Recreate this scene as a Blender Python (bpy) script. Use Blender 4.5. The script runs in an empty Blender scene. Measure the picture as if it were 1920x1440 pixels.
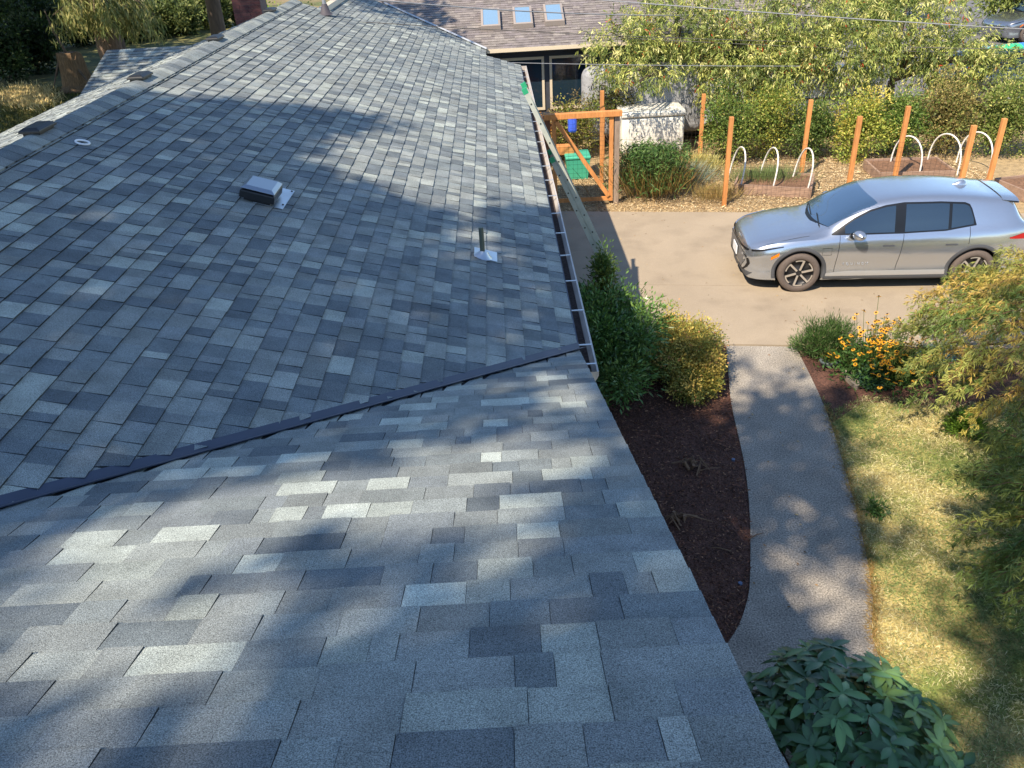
import bpy, bmesh, math, random
import numpy as np
from mathutils import Vector, Matrix

random.seed(7); rng = np.random.default_rng(7)
sc = bpy.context.scene
col = sc.collection

# ------------------------------------------------------------------ camera
CAMZ = 6.196
FPX, YAW, PITCH, ROLL = 1521.8, -0.0026, 0.5389, -0.0570
def cam_axes():
    cy, sy, cp, sp = math.cos(YAW), math.sin(YAW), math.cos(PITCH), math.sin(PITCH)
    F = np.array([sy*cp, cy*cp, -sp]); R0 = np.array([cy, -sy, 0.]); U0 = np.cross(R0, F)
    c, s = math.cos(ROLL), math.sin(ROLL)
    return c*R0+s*U0, -s*R0+c*U0, F
CR, CU, CF = cam_axes()
cd = bpy.data.cameras.new('camera'); cam = bpy.data.objects.new('camera', cd); col.objects.link(cam)
cd.sensor_width = 36.0; cd.lens = FPX/1920*36; cd.clip_end = 1000; cd.clip_start = 0.05
M = Matrix.Identity(4)
for i in range(3):
    M[i][0] = CR[i]; M[i][1] = CU[i]; M[i][2] = -CF[i]
M[2][3] = CAMZ
cam.matrix_world = M
sc.camera = cam
# ------------------------------------------------------------------ sky, sun, exposure
SUN = np.array([.54, .66, -1.0]); SUN /= np.linalg.norm(SUN)      # direction the light travels
w = bpy.data.worlds.new('World'); sc.world = w; w.use_nodes = True
nt = w.node_tree; nt.nodes.clear()
o_ = nt.nodes.new('ShaderNodeOutputWorld'); bg = nt.nodes.new('ShaderNodeBackground'); sky = nt.nodes.new('ShaderNodeTexSky')
sky.sky_type = 'NISHITA'; sky.sun_disc = False
sky.sun_elevation = math.asin(-SUN[2]); sky.sun_rotation = math.atan2(-SUN[0], -SUN[1])
sky.air_density = 1.0; sky.dust_density = 0.1; sky.ozone_density = 1.7
bg.inputs['Strength'].default_value = 0.15
nt.links.new(sky.outputs[0], bg.inputs[0]); nt.links.new(bg.outputs[0], o_.inputs[0])
sd = bpy.data.lights.new('sun', 'SUN'); so = bpy.data.objects.new('sun', sd); col.objects.link(so)
sd.energy = 5.0; sd.angle = math.radians(0.53); sd.color = (1.0, .865, .69)
so.rotation_euler = Vector(SUN).to_track_quat('-Z', 'Y').to_euler(); so.location = (-20, -20, 30)
sc.view_settings.view_transform = 'Standard'; sc.view_settings.look = 'None'
sc.view_settings.exposure = 0.74; sc.view_settings.gamma = 1.0; sc.view_settings.use_curve_mapping = False
sc.render.engine = 'CYCLES'
try:
    sc.cycles.use_denoising = True; sc.cycles.max_bounces = 6; sc.cycles.diffuse_bounces = 3
    sc.cycles.transparent_max_bounces = 6; sc.cycles.caustics_reflective = False; sc.cycles.caustics_refractive = False
except Exception: pass

# ------------------------------------------------------------------ helpers
def ray(x, y):
    return CF+CR*(x-960)/FPX+CU*(720-y)/FPX
def gp(x, y, z=0.):                       # point of the place at height z seen at photo position x, y
    d = ray(x, y); return np.array([0, 0, CAMZ])+d*((z-CAMZ)/d[2])
def ay(x, y, Y):
    d = ray(x, y); return np.array([0, 0, CAMZ])+d*(Y/d[1])
def project(P):
    P = np.asarray(P, float)-np.array([0, 0, CAMZ]); z = P@CF
    return 960+FPX*(P@CR)/z, 720-FPX*(P@CU)/z
def S(r, g=None, b=None):
    if g is None: g = b = r
    return tuple(((c/255)/12.92 if c/255 <= .04045 else ((c/255+.055)/1.055)**2.4) for c in (r, g, b))

def tag(o, label=None, cat=None, group=None, kind=None):
    if label: o['label'] = label
    if cat: o['category'] = cat
    if group: o['group'] = group
    if kind: o['kind'] = kind
    return o
def empty(name, loc=(0, 0, 0), label=None, cat=None, group=None, rz=0):
    o = bpy.data.objects.new(name, None); col.objects.link(o); o.location = loc; o.rotation_euler[2] = rz
    o.empty_display_size = .1
    return tag(o, label, cat, group)
LOCAL = set()                             # roots whose parts are given in their own axes
def attach(o, p):                         # parts are modelled in place: cancel the root's own offset
    o.parent = p
    if p.type == 'EMPTY' and p.name not in LOCAL: o.matrix_parent_inverse = Matrix.Translation(p.location).inverted()
    return o

MATS = {}
def mat(name, base=(.5, .5, .5), rough=.7, metal=0., attr=False, n1=None, n2=None, bump=None, spec=.5, coat=0., trans=0., obj=False, ramp2=None, wscale=None):
    """n1/n2: (scale, amount) brightness noise; bump: (scale, strength, distance); ramp2: (scale, colour, lo, hi) second colour by noise"""
    if name in MATS: return MATS[name]
    m = bpy.data.materials.new(name); m.use_nodes = True; t = m.node_tree; N = t.nodes; Lk = t.links
    p = N['Principled BSDF']; out = N['Material Output']
    p.inputs['Roughness'].default_value = rough; p.inputs['Metallic'].default_value = metal
    p.inputs['Specular IOR Level'].default_value = spec
    if coat: p.inputs['Coat Weight'].default_value = coat; p.inputs['Coat Roughness'].default_value = .04
    if obj:
        tc = N.new('ShaderNodeTexCoord'); cs = tc.outputs['Object']
    else:
        g = N.new('ShaderNodeNewGeometry'); cs = g.outputs['Position']
    if wscale:
        mp = N.new('ShaderNodeMapping'); mp.inputs['Scale'].default_value = wscale; Lk.new(cs, mp.inputs[0]); cs = mp.outputs[0]
    if attr:
        a = N.new('ShaderNodeAttribute'); a.attribute_name = 'Col'; c = a.outputs['Color']
    else:
        r = N.new('ShaderNodeRGB'); r.outputs[0].default_value = (*base, 1); c = r.outputs[0]
    if ramp2:
        sc_, c2, lo, hi = ramp2
        tx = N.new('ShaderNodeTexNoise'); tx.inputs['Scale'].default_value = sc_; tx.inputs['Detail'].default_value = 5; Lk.new(cs, tx.inputs['Vector'])
        mr = N.new('ShaderNodeMapRange'); mr.inputs[1].default_value = lo; mr.inputs[2].default_value = hi; Lk.new(tx.outputs[0], mr.inputs[0])
        mx = N.new('ShaderNodeMix'); mx.data_type = 'RGBA'; Lk.new(mr.outputs[0], mx.inputs[0]); Lk.new(c, mx.inputs[6]); mx.inputs[7].default_value = (*c2, 1)
        c = mx.outputs[2]
    for nn in (n1, n2):
        if nn:
            tx = N.new('ShaderNodeTexNoise'); tx.inputs['Scale'].default_value = nn[0]; tx.inputs['Detail'].default_value = nn[2] if len(nn) > 2 else 3
            Lk.new(cs, tx.inputs['Vector'])
            mr = N.new('ShaderNodeMapRange'); mr.inputs[1].default_value = .3; mr.inputs[2].default_value = .7
            mr.inputs[3].default_value = 1-nn[1]; mr.inputs[4].default_value = 1+nn[1]; Lk.new(tx.outputs[0], mr.inputs[0])
            mx = N.new('ShaderNodeVectorMath'); mx.operation = 'SCALE'; Lk.new(c, mx.inputs[0]); Lk.new(mr.outputs[0], mx.inputs['Scale']); c = mx.outputs[0]
    Lk.new(c, p.inputs['Base Color'])
    if bump:
        tx = N.new('ShaderNodeTexNoise'); tx.inputs['Scale'].default_value = bump[0]; tx.inputs['Detail'].default_value = 4; Lk.new(cs, tx.inputs['Vector'])
        b = N.new('ShaderNodeBump'); b.inputs['Strength'].default_value = bump[1]; b.inputs['Distance'].default_value = bump[2]
        Lk.new(tx.outputs[0], b.inputs['Height']); Lk.new(b.outputs[0], p.inputs['Normal'])
    if trans:
        tr = N.new('ShaderNodeBsdfTranslucent'); Lk.new(c, tr.inputs[0]); ms = N.new('ShaderNodeMixShader'); ms.inputs[0].default_value = trans
        Lk.new(p.outputs[0], ms.inputs[1]); Lk.new(tr.outputs[0], ms.inputs[2]); Lk.new(ms.outputs[0], out.inputs[0])
    MATS[name] = m; return m

class MB:
    """collects faces, then links them as one mesh object"""
    def __init__(s): s.v = []; s.f = []; s.c = []
    def face(s, pts, c=None):
        b = len(s.v); s.v += [tuple(map(float, q)) for q in pts]; s.f.append(tuple(range(b, b+len(pts)))); s.c += [c]*len(pts)
    def grid(s, rows, c=None, close=False):
        b = len(s.v); n = len(rows[0])
        for r in rows: s.v += [tuple(map(float, q)) for q in r]; s.c += [c]*n
        for i in range(len(rows)-1):
            for j in range(n if close else n-1):
                k = (j+1) % n; s.f.append((b+i*n+j, b+i*n+k, b+(i+1)*n+k, b+(i+1)*n+j))
    def box(s, lo, hi, c=None, mtx=None):
        x0, y0, z0 = lo; x1, y1, z1 = hi
        P = [(x0, y0, z0), (x1, y0, z0), (x1, y1, z0), (x0, y1, z0), (x0, y0, z1), (x1, y0, z1), (x1, y1, z1), (x0, y1, z1)]
        if mtx is not None: P = [tuple(mtx@Vector(q)) for q in P]
        b = len(s.v); s.v += P; s.c += [c]*8
        s.f += [tuple(b+i for i in q) for q in ((3, 2, 1, 0), (4, 5, 6, 7), (0, 1, 5, 4), (1, 2, 6, 5), (2, 3, 7, 6), (3, 0, 4, 7))]
    def beam(s, a, b_, w_, h_, up=(0, 0, 1), c=None):
        a = Vector(a); b_ = Vector(b_); d = (b_-a); L = d.length; d.normalize(); u = Vector(up)
        r = d.cross(u)
        if r.length < 1e-4: r = d.cross(Vector((0, 1, 0)))
        r.normalize(); u = r.cross(d)
        m = Matrix((( r.x, d.x, u.x, a.x), (r.y, d.y, u.y, a.y), (r.z, d.z, u.z, a.z), (0, 0, 0, 1)))
        s.box((-w_/2, 0, -h_/2), (w_/2, L, h_/2), c, m)
    def tube(s, pts, rad, n=6, c=None, cap=True):
        pts = [Vector(q) for q in pts]
        if not hasattr(rad, '__len__'): rad = [rad]*len(pts)
        rows = []; ref = None
        for i, q in enumerate(pts):
            d = (pts[min(i+1, len(pts)-1)]-pts[max(i-1, 0)]).normalized()
            if ref is None: ref = d.orthogonal().normalized()
            ref = (ref-d*ref.dot(d))
            if ref.length < 1e-5: ref = d.orthogonal()
            ref.normalize(); bi = d.cross(ref)
            rows.append([q+(ref*math.cos(2*math.pi*k/n)+bi*math.sin(2*math.pi*k/n))*rad[i] for k in range(n)])
        s.grid(rows, c, close=True)
        if cap:
            s.face(rows[0][::-1], c); s.face(rows[-1], c)
    def build(s, name, m, parent=None, smooth=False, bevel=0):
        me = bpy.data.meshes.new(name); me.from_pydata(s.v, [], s.f)
        if any(q is not None for q in s.c):
            at = me.color_attributes.new('Col', 'FLOAT_COLOR', 'POINT')
            at.data.foreach_set('color', np.array([(*(q or (.5, .5, .5)), 1) for q in s.c], np.float32).ravel())
        if smooth: me.polygons.foreach_set('use_smooth', [True]*len(me.polygons))
        me.materials.append(m if not isinstance(m, str) else MATS[m])
        o = bpy.data.objects.new(name, me); col.objects.link(o)
        if parent is not None: attach(o, parent)
        if bevel:
            bv = o.modifiers.new('bevel', 'BEVEL'); bv.width = bevel; bv.segments = 2; bv.limit_method = 'ANGLE'
        return o

def np_mesh(name, V, F, C, m, parent=None, smooth=False):
    me = bpy.data.meshes.new(name); nv = len(V); nf, k = F.shape
    me.vertices.add(nv); me.vertices.foreach_set('co', np.asarray(V, np.float32).ravel())
    me.loops.add(nf*k); me.loops.foreach_set('vertex_index', F.astype(np.int32).ravel())
    me.polygons.add(nf); me.polygons.foreach_set('loop_start', np.arange(0, nf*k, k, dtype=np.int32))
    try: me.polygons.foreach_set('loop_total', np.full(nf, k, np.int32))
    except Exception: pass
    if C is not None:
        at = me.color_attributes.new('Col', 'FLOAT_COLOR', 'POINT'); at.data.foreach_set('color', np.c_[C, np.ones(nv)].astype(np.float32).ravel())
    me.update(calc_edges=True); me.validate()
    if smooth: me.polygons.foreach_set('use_smooth', [True]*nf)
    me.materials.append(m)
    o = bpy.data.objects.new(name, me); col.objects.link(o)
    if parent is not None: attach(o, parent)
    return o

def unit(a): return a/np.maximum(np.linalg.norm(a, axis=-1, keepdims=True), 1e-9)
def leaf_obj(name, P, D, L, W, C, m, parent=None, fold=.2, droop=0., normal=None):
    """P base points, D axis directions, L lengths, W widths, C colours per leaf: each leaf a folded pointed blade"""
    n = len(P); D = unit(D); L = np.broadcast_to(L, (n,))[:, None]; W = np.broadcast_to(W, (n,))[:, None]
    R = rng.normal(size=(n, 3)) if normal is None else normal+rng.normal(size=(n, 3))*.45
    side = unit(np.cross(D, R)); up = np.cross(side, D)
    mid = P+D*L*.5-np.array([0, 0, 1.])*droop*L*.12
    tip = P+D*L-np.array([0, 0, 1.])*droop*L*.45
    V = np.stack([P, mid+side*W*.5+up*W*fold, tip, mid-side*W*.5+up*W*fold], 1).reshape(-1, 3)
    F = np.arange(n*4).reshape(n, 4)
    return np_mesh(name, V, F, np.repeat(C, 4, 0), m, parent)
def pick(cols, n, jit=.12):
    a = np.array(cols)[rng.integers(0, len(cols), n)]
    return np.clip(a*(1+rng.normal(size=(n, 1))*jit), .002, 1)
def blob_pts(n, c, r, shell=.55):
    d = unit(rng.normal(size=(n, 3))); rad = (shell+(1-shell)*rng.random((n, 1)))
    return np.array(c)+d*rad*np.array(r), d

mat('chip', attr=True, rough=.95)
LEAF = mat('leaf', attr=True, rough=.55, trans=.28, spec=.3)
GLOSSY = mat('glossy_leaf', attr=True, rough=.33, trans=.12, spec=.5)
BARK = mat('bark', S(92, 78, 66), .9, n1=(9, .35), bump=(25, .6, .02), wscale=(1, 1, .25))

# ================================================================== GROUND
GROUND = mat('dry_ground', S(128, 112, 78), .95, n1=(1.4, .25), n2=(14, .3), ramp2=(.35, S(86, 92, 48), .45, .62), bump=(20, .5, .03))
CONC = mat('drive_concrete', S(156, 142, 122), .85, n1=(1.1, .08, 8), n2=(70, .10, 5), bump=(120, .3, .004), ramp2=(1.7, S(138, 125, 107), .50, .80))  # warm pale concrete, mottled by noise
AGG = mat('aggregate_concrete', S(148, 141, 130), .9, n1=(58, .60, 3), n2=(2.5, .16, 5), bump=(95, .6, .008))
MULCH = mat('bark_mulch', S(96, 66, 54), .95, n1=(45, .55), n2=(3, .25), bump=(50, 1., .03))
LAWN = mat('lawn_soil', S(168, 152, 96), .95, n1=(6, .3), n2=(40, .4), ramp2=(1.2, S(116, 124, 62), .45, .6), bump=(60, .8, .02))
STRAW = mat('straw_ground', S(164, 142, 106), .95, n1=(8, .25), n2=(60, .45), bump=(50, .8, .03))
ASPH = mat('asphalt', S(105, 103, 104), .9, n1=(3, .1), n2=(120, .2), bump=(150, .3, .004))

def sheet(name, pts, z, m, thick=0., kind='structure', parent=None):
    bm = bmesh.new(); vs = [bm.verts.new((q[0], q[1], z)) for q in pts]; f = bm.faces.new(vs); bm.normal_update()
    if f.normal.z < 0: f.normal_flip()
    if thick:
        ex = bmesh.ops.extrude_face_region(bm, geom=[f]); nv = [e for e in ex['geom'] if isinstance(e, bmesh.types.BMVert)]
        for v in nv: v.co.z -= thick
        bmesh.ops.recalc_face_normals(bm, faces=bm.faces)
    bmesh.ops.triangulate(bm, faces=[q for q in bm.faces if len(q.verts) > 4])
    me = bpy.data.meshes.new(name); bm.to_mesh(me); bm.free(); me.materials.append(m)
    o = bpy.data.objects.new(name, me); col.objects.link(o)
    if parent is not None: attach(o, parent)
    elif kind: o['kind'] = kind
    return o
def smooth_line(pts, n=8):
    pts = [np.array(p[:2], float) for p in pts]; out = []
    for i in range(len(pts)-1):
        p0 = pts[max(i-1, 0)]; p1 = pts[i]; p2 = pts[i+1]; p3 = pts[min(i+2, len(pts)-1)]
        for k in range(n):
            t = k/n; out.append(.5*((2*p1)+(p2-p0)*t+(2*p0-5*p1+4*p2-p3)*t*t+(3*p1-p0-3*p2+p3)*t**3))
    return out+[pts[-1]]

sheet('ground', [(-160, -60), (160, -60), (160, 260), (-160, 260)], -.05, GROUND)
JL, JR = gp(1365, 646), gp(1492, 648)
wl = smooth_line([gp(*q) for q in [(1362, 648), (1366, 700), (1372, 760), (1395, 865), (1405, 950), (1407, 1050), (1400, 1130), (1362, 1208)]]+[(1.2, 4.7), (.9, 3.5), (.85, 1.5)])
wr = smooth_line([gp(*q) for q in [(1492, 650), (1545, 760), (1590, 900), (1622, 1030), (1636, 1120), (1640, 1210)]]+[(3.2, 4.2), (3.2, 3.0), (3.15, 1.5)])
walk_pts = wl+wr[::-1]
sheet('walkway', walk_pts, 0., AGG, .1)
dd = (JR-JL)[:2]; dd /= np.linalg.norm(dd); nn_ = np.array([-dd[1], dd[0]])
j0 = JL[:2]+nn_*.012
FAR1, FAR2 = gp(1144, 397)[:2], gp(1361, 398)[:2]; fd = (FAR2-FAR1)/np.linalg.norm(FAR2-FAR1)
# the drive is four slabs with open joints between them
DA = [j0-dd*2.4, j0+dd*14]; DF = [FAR1-fd*1.3, FAR1+fd*14.5]
drv = empty('driveway'); drv['kind'] = 'structure'
cuts = [0, .36, 1]; xs = [0, .9, 1.0]
def lerp(a, b, t): return np.array(a)*(1-t)+np.array(b)*t
for i in range(len(cuts)-1):
    for k in range(2):
        e = .0009
        def P(u, v): return lerp(lerp(DA[0], DA[1], u), lerp(DF[0], DF[1], u), v)
        u0, u1, v0, v1 = xs[k]+(e/2 if k else 0), xs[k+1]-(e/2 if k < 1 else 0), cuts[i]+(e if i else 0), cuts[i+1]-(e if i == 0 else 0)
        sheet('slab', [P(u0, v0), P(u1, v0), P(u1, v1), P(u0, v1)], .004, CONC, .09, None, drv)
bed = [(.3, 12.6), (1.6, 12.6), (2.35, 12.3), (3.0, 11.35)]+[tuple(q) for q in wl[:-14]]+[(.3, 4.4)]
sheet('mulch_bed', bed, -.02, MULCH)
lawn = [tuple(q) for q in wr]+[(3.4, .5), (12, .5), (12, 9.2), (6.0, 9.2), tuple(gp(1690, 745)[:2]), tuple(gp(1620, 742)[:2]), tuple(gp(1560, 770)[:2])]
sheet('lawn', [q for q in lawn[6:]], -.016, LAWN)
fb = [tuple(q) for q in wr[:11]]+[tuple(gp(1620, 752)[:2]), (6.0, 9.1), (7.5, 9.6), (7.2, 11.0), tuple((JR[:2]+nn_*-.01).tolist())]
sheet('flower_bed_soil', fb, -.012, MULCH)
sheet('garden_ground', [(-.5, 18.05), tuple(DF[0]+np.array([0, .0])), tuple(DF[1]), (17.5, 22.5), (-.5, 24.2)], -.03, STRAW)
sheet('road', [(11, 27.5), (60, 23), (60, 48), (17, 50), (11, 40)], -.02, ASPH)
sheet('back_yard', [(-40, 22), (-10, 15), (-9, 30), (-14, 70), (-60, 70)], -.04, mat('back_yard', S(112, 106, 58), .95, n1=(3, .35), n2=(18, .4), ramp2=(.4, S(60, 72, 34), .4, .6), bump=(25, .6, .03)))

# ================================================================== HOUSE
EX = .1429; TH = .3138; T = math.tan(TH); ex, ey, ez = .4954, 5.3618, CAMZ-2.9439; FY = 17.5824; SL = 4.61
xr = ex-SL*math.cos(TH); zr = ez+SL*math.sin(TH)         # main ridge line
YB = .70                                                  # ridge of the near gable
house = empty('house', (0, 0, 0), 'single-storey house with blue-grey laminated shingle roof filling the near view', 'house')
SHING = mat('shingle', attr=True, rough=.92, n1=(300, .65, 2), n2=(6, .18, 5), bump=(330, .7, .004), spec=.25)
DARK = mat('roof_underlay', S(38, 40, 44), .9)
SOFF = mat('soffit_paint', S(120, 108, 100), .7, n1=(6, .1))
WALLM = mat('house_siding', S(112, 98, 84), .8, n1=(5, .12))
def zA(x): return ez+(ex-x)*T
def zB(y): return ez+(ey-y)*T
def zBk(x): return zr-(xr-x)*T
# decks
d = MB(); th = .14
def slab(mb, pts, t):
    mb.face(pts); mb.face([(q[0], q[1], q[2]-t) for q in pts][::-1])
    for i in range(len(pts)):
        a = pts[i]; b = pts[(i+1) % len(pts)]
        mb.face([a, (a[0], a[1], a[2]-t), (b[0], b[1], b[2]-t), b])
slab(d, [(xr, ey-(ex-xr), zr), (ex-.02, ey-.02, ez+.006), (ex-.02, FY-.02, ez+.006), (xr, FY-.02, zr)], .13)
slopeA = d.build('roof_slope', DARK, house)
d = MB(); slab(d, [(ex-(ey-YB), YB, zB(YB)), (ex-.02, YB, zB(YB)), (ex-.02, ey, ez), (ex-.02, ey, ez)][:3], .12)
slopeB = d.build('roof_slope', DARK, house)
# back slope, seen at a grazing angle
def course_field(mb, org, along, up, nrm, W_, Lup, pal, expo=EX, wmin=.13, wmax=.36, hb=.013, keep=None, singles=None):
    """rows of laminated tabs; org lower corner, along the course, up the slope; keep(point)->bool"""
    org, along, up, nrm = (np.array(q, float) for q in (org, along, up, nrm)); i = 0
    while i*expo < Lup-.02:
        s0 = i*expo; s1 = min(s0+expo, Lup); u = -random.random()*.3; raised = random.random() < .5
        while u < W_:
            wd = random.uniform(wmin, wmax)*(1 if random.random() < .8 else .6); raised = not raised
            if W_-(u+wd) < .09: wd = W_-u+.001
            u0, u1 = max(u, 0), min(u+wd, W_); u += wd
            if u1-u0 < .004: continue
            c = np.array(random.choice(pal))*random.uniform(.88, 1.12); h = hb*(1. if raised else .62)+random.uniform(0, .0015)
            tab(mb, org, along, up, nrm, u0+.0008, u1-.0008, s0+random.uniform(-.002, .002), s1+.012, h, tuple(c), keep, singles)
        i += 1
def tab(mb, org, al, up, nr, u0, u1, s0, s1, h, c, clip=None, singles=None):
    lo0, lo1 = u0, u1; hi0, hi1 = u0, u1
    if clip:
        r = clip(u0, u1, s0, s1)
        if r is None: return
        lo0, lo1, hi0, hi1 = r
    def P(u, s, k): return org+al*u+up*s+nr*k
    a, b, e, f = P(lo0, s0, h), P(lo1, s0, h), P(hi1, s1, .0006), P(hi0, s1, .0006)
    a0, b0 = P(lo0, s0, -.001), P(lo1, s0, -.001)
    faces = [[a, b, e, f], [a0, b0, b, a], [a0, a, f], [b0, e, b]]
    dk = tuple(q*.22 for q in c)  # dark cut edges, deepened with the shade of the course steps
    if singles is not None: singles.append((faces, c, dk))
    else:
        mb.face(faces[0], c)
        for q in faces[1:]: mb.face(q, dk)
PAL = [S(*q) for q in ((98, 104, 109), (112, 118, 121), (122, 127, 128), (131, 135, 134), (140, 143, 140), (120, 124, 126), (128, 131, 130), (131, 134, 133), (150, 154, 149), (163, 167, 161), (121, 124, 123), (106, 111, 115))]
PAL = [tuple(np.array(c)*np.array([1.05, 1.09, 1.07])) for c in PAL]; PMEAN = np.mean(PAL, 0)
PALA = [tuple(PMEAN+(np.array(c)-PMEAN)*1.0) for i, c in enumerate(PAL) if i != 9]+PAL[:2]; PAL = [tuple(np.maximum(PMEAN+(np.array(c)-PMEAN)*.98, .03)) for c in PAL]
cT, sT = math.cos(TH), math.sin(TH)
singA, singB = [], []
# main slope: courses run along +Y, up the slope is -X
def clipA(u0, u1, s0, s1):
    g = .05
    m0 = ey-s0*cT+g; m1 = ey-s1*cT+g            # valley line: y >= ey-(ex-x)
    lo0, hi0 = max(u0, m0-OA), max(u0, m1-OA)
    if hi0 >= u1-.004: return None
    return min(lo0, u1), u1, hi0, u1
OA = .4
course_field(None, (ex, OA, ez), (0, 1, 0), (-cT, 0, sT), (sT, 0, cT), FY-OA, SL-.02, PALA, wmin=.075, wmax=.22, keep=clipA, singles=singA)
# near gable slope: courses run along X, up the slope is -Y
LB = (ey-YB)/cT
def clipB(u0, u1, s0, s1):
    g = .035
    m0 = ex-s0*cT+g; m1 = ex-s1*cT+g
    lo0, hi0 = max(u0, m0-OB), max(u0, m1-OB)
    if hi0 >= u1-.004: return None
    return min(lo0, u1), u1, hi0, u1
OB = ex-(ey-YB)
course_field(None, (OB, ey, ez), (1, 0, 0), (0, -cT, sT), (0, sT, cT), ex-OB+.012, LB, PAL, wmin=.11, wmax=.29, hb=.011, keep=clipB, singles=singB)
def screen_area(fc):
    q = np.array([project(p_) for p_ in fc[0]]); x, y = q[:, 0], q[:, 1]
    if x.max() < 0 or x.min() > 1920 or y.max() < 0 or y.min() > 1440: return 0
    x = np.clip(x, 0, 1920); y = np.clip(y, 0, 1440)
    return abs(np.dot(x, np.roll(y, 1))-np.dot(y, np.roll(x, 1)))/2
allt = [(screen_area(s[0]), 0, s) for s in singA]+[(screen_area(s[0]), 1, s) for s in singB]
allt.sort(key=lambda q: -q[0])
rest = [MB(), MB()]
for k, (a_, sl_, (fc, c, dk)) in enumerate(allt):
    mb = MB() if k < 300 else rest[sl_]
    mb.face(fc[0], c)
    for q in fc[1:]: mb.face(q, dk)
    if k < 300: mb.build('shingle', SHING, (slopeA, slopeB)[sl_])
for mb, par in zip(rest, (slopeA, slopeB)): mb.build('shingle_field', SHING, par)['kind'] = 'stuff'
# back slope and back wing
mb = MB(); course_field(mb, (xr-SL*cT, FY, ez), (0, -1, 0), (cT, 0, sT), (-sT, 0, cT), FY-3, SL-.02, PAL)
d = MB(); slab(d, [(xr, 3, zr-.004), (xr, FY, zr-.004), (xr-SL*cT, FY, ez-.004), (xr-SL*cT, 3, ez-.004)], .13)
back = d.build('back_slope', DARK, house); mb.build('shingle_field', SHING, back)['kind'] = 'stuff'
WX0, WX1, WYR, WZR = -9.2, -3.6, 20.85, 3.57; Lw = 4.3
d = MB(); slab(d, [(WX0, WYR, WZR), (WX1, WYR, WZR), (WX1, WYR-Lw*cT, WZR-Lw*sT), (WX0, WYR-Lw*cT, WZR-Lw*sT)][::-1], .13)
slab(d, [(WX0, WYR, WZR), (WX0, WYR+Lw*cT, WZR-Lw*sT), (WX1, WYR+Lw*cT, WZR-Lw*sT), (WX1, WYR, WZR)][::-1], .13)
wing = d.build('back_wing_slope', DARK, house)
mb = MB(); course_field(mb, (WX0, WYR-Lw*cT, WZR-Lw*sT), (1, 0, 0), (0, cT, sT), (0, -sT, cT), WX1-WX0, Lw, PAL); mb.build('shingle_field', SHING, wing)['kind'] = 'stuff'
# ridge caps, each a bent piece lapping the next
n = int((FY-2.5)/.15)
for k in range(n):
    y0 = FY-k*.15-.15; y1 = y0+.185; c = tuple(np.array(random.choice(PAL[:6]+PAL[4:6]))*random.uniform(.9, 1.1)); m = MB(); wd = .165
    rows = []
    for yy, hh in ((y0, .031), (y1, .027)):
        rows.append([(xr-wd*cT-.0, yy, zr-wd*sT+hh-.006), (xr-.05, yy, zr+hh-.006), (xr, yy, zr+hh+.004), (xr+.05, yy, zr+hh-.006), (xr+wd*cT, yy, zr-wd*sT+hh-.006)])
    m.grid(rows, c)
    dk = tuple(q*.8 for q in c)
    for r_, flip in ((rows[0], 0), (rows[1], 1)):
        for i in range(4): m.face([r_[i], r_[i+1], (r_[i+1][0], r_[i+1][1], r_[i+1][2]-.006), (r_[i][0], r_[i][1], r_[i][2]-.006)], dk)
    for i in (0, 4): m.face([rows[0][i], rows[1][i], (rows[1][i][0], rows[1][i][1], rows[1][i][2]-.03), (rows[0][i][0], rows[0][i][1], rows[0][i][2]-.03)], dk)
    m.build('ridge_cap', SHING, house)
# valley flashing
FLASH = mat('flashing_metal', S(62, 70, 88), .5, metal=.35, n1=(8, .08))
m = MB(); vd = np.array([-1, -1, T]); pts = [np.array([ex+.015, ey+.015, ez+.004]), np.array([ex, ey, ez])+vd*4.55]
rows = []
for q in pts:
    a = q+np.array([0, .10, .004]); b = q+np.array([.050, 0, .0165])
    rows.append([a, q+np.array([0, .004, .006]), q+np.array([.004, 0, .012]), b, b-np.array([0, 0, .006])])
m.grid(rows); m.build('valley_flashing', FLASH, house)
# walls, fascia, soffit
m = MB(); m.box((ex-8.2, ey+.5-4.2, -.05), (ex-.6, FY-.5, ez+.0)); m.build('wall', WALLM, house)
m = MB(); m.box((ex-6, 0.2, -.05), (ex-.25, ey-.3, 3.0)); m.face([(ex-.25, ey-.35, 3.0), (ex-.25, .3, 3.0), (ex-.25, .3, zB(.5)-.2), (ex-.25, ey-.35, ez-.1)]); m.build('wall', WALLM, house)
m = MB(); m.box((WX0+.3, WYR-3.4, -.05), (WX1-.2, WYR+3.4, 2.1)); m.build('wall', WALLM, house)
m = MB(); m.box((ex-.03, ey+.03, ez-.17), (ex-.006, FY-.03, ez-.006)); m.build('fascia', SOFF, house)
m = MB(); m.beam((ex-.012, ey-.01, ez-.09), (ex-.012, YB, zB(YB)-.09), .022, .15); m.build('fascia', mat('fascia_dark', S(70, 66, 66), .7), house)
m = MB(); m.beam((ex, FY+.0, ez-.07), (xr, FY+.0, zr-.07), .022, .14); m.build('fascia', SOFF, house)
# drip edges
m = MB(); m.box((ex-.03, ey+.05, ez-.022), (ex+.016, FY, ez-.004)); m.build('drip_edge', FLASH, house)
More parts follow.
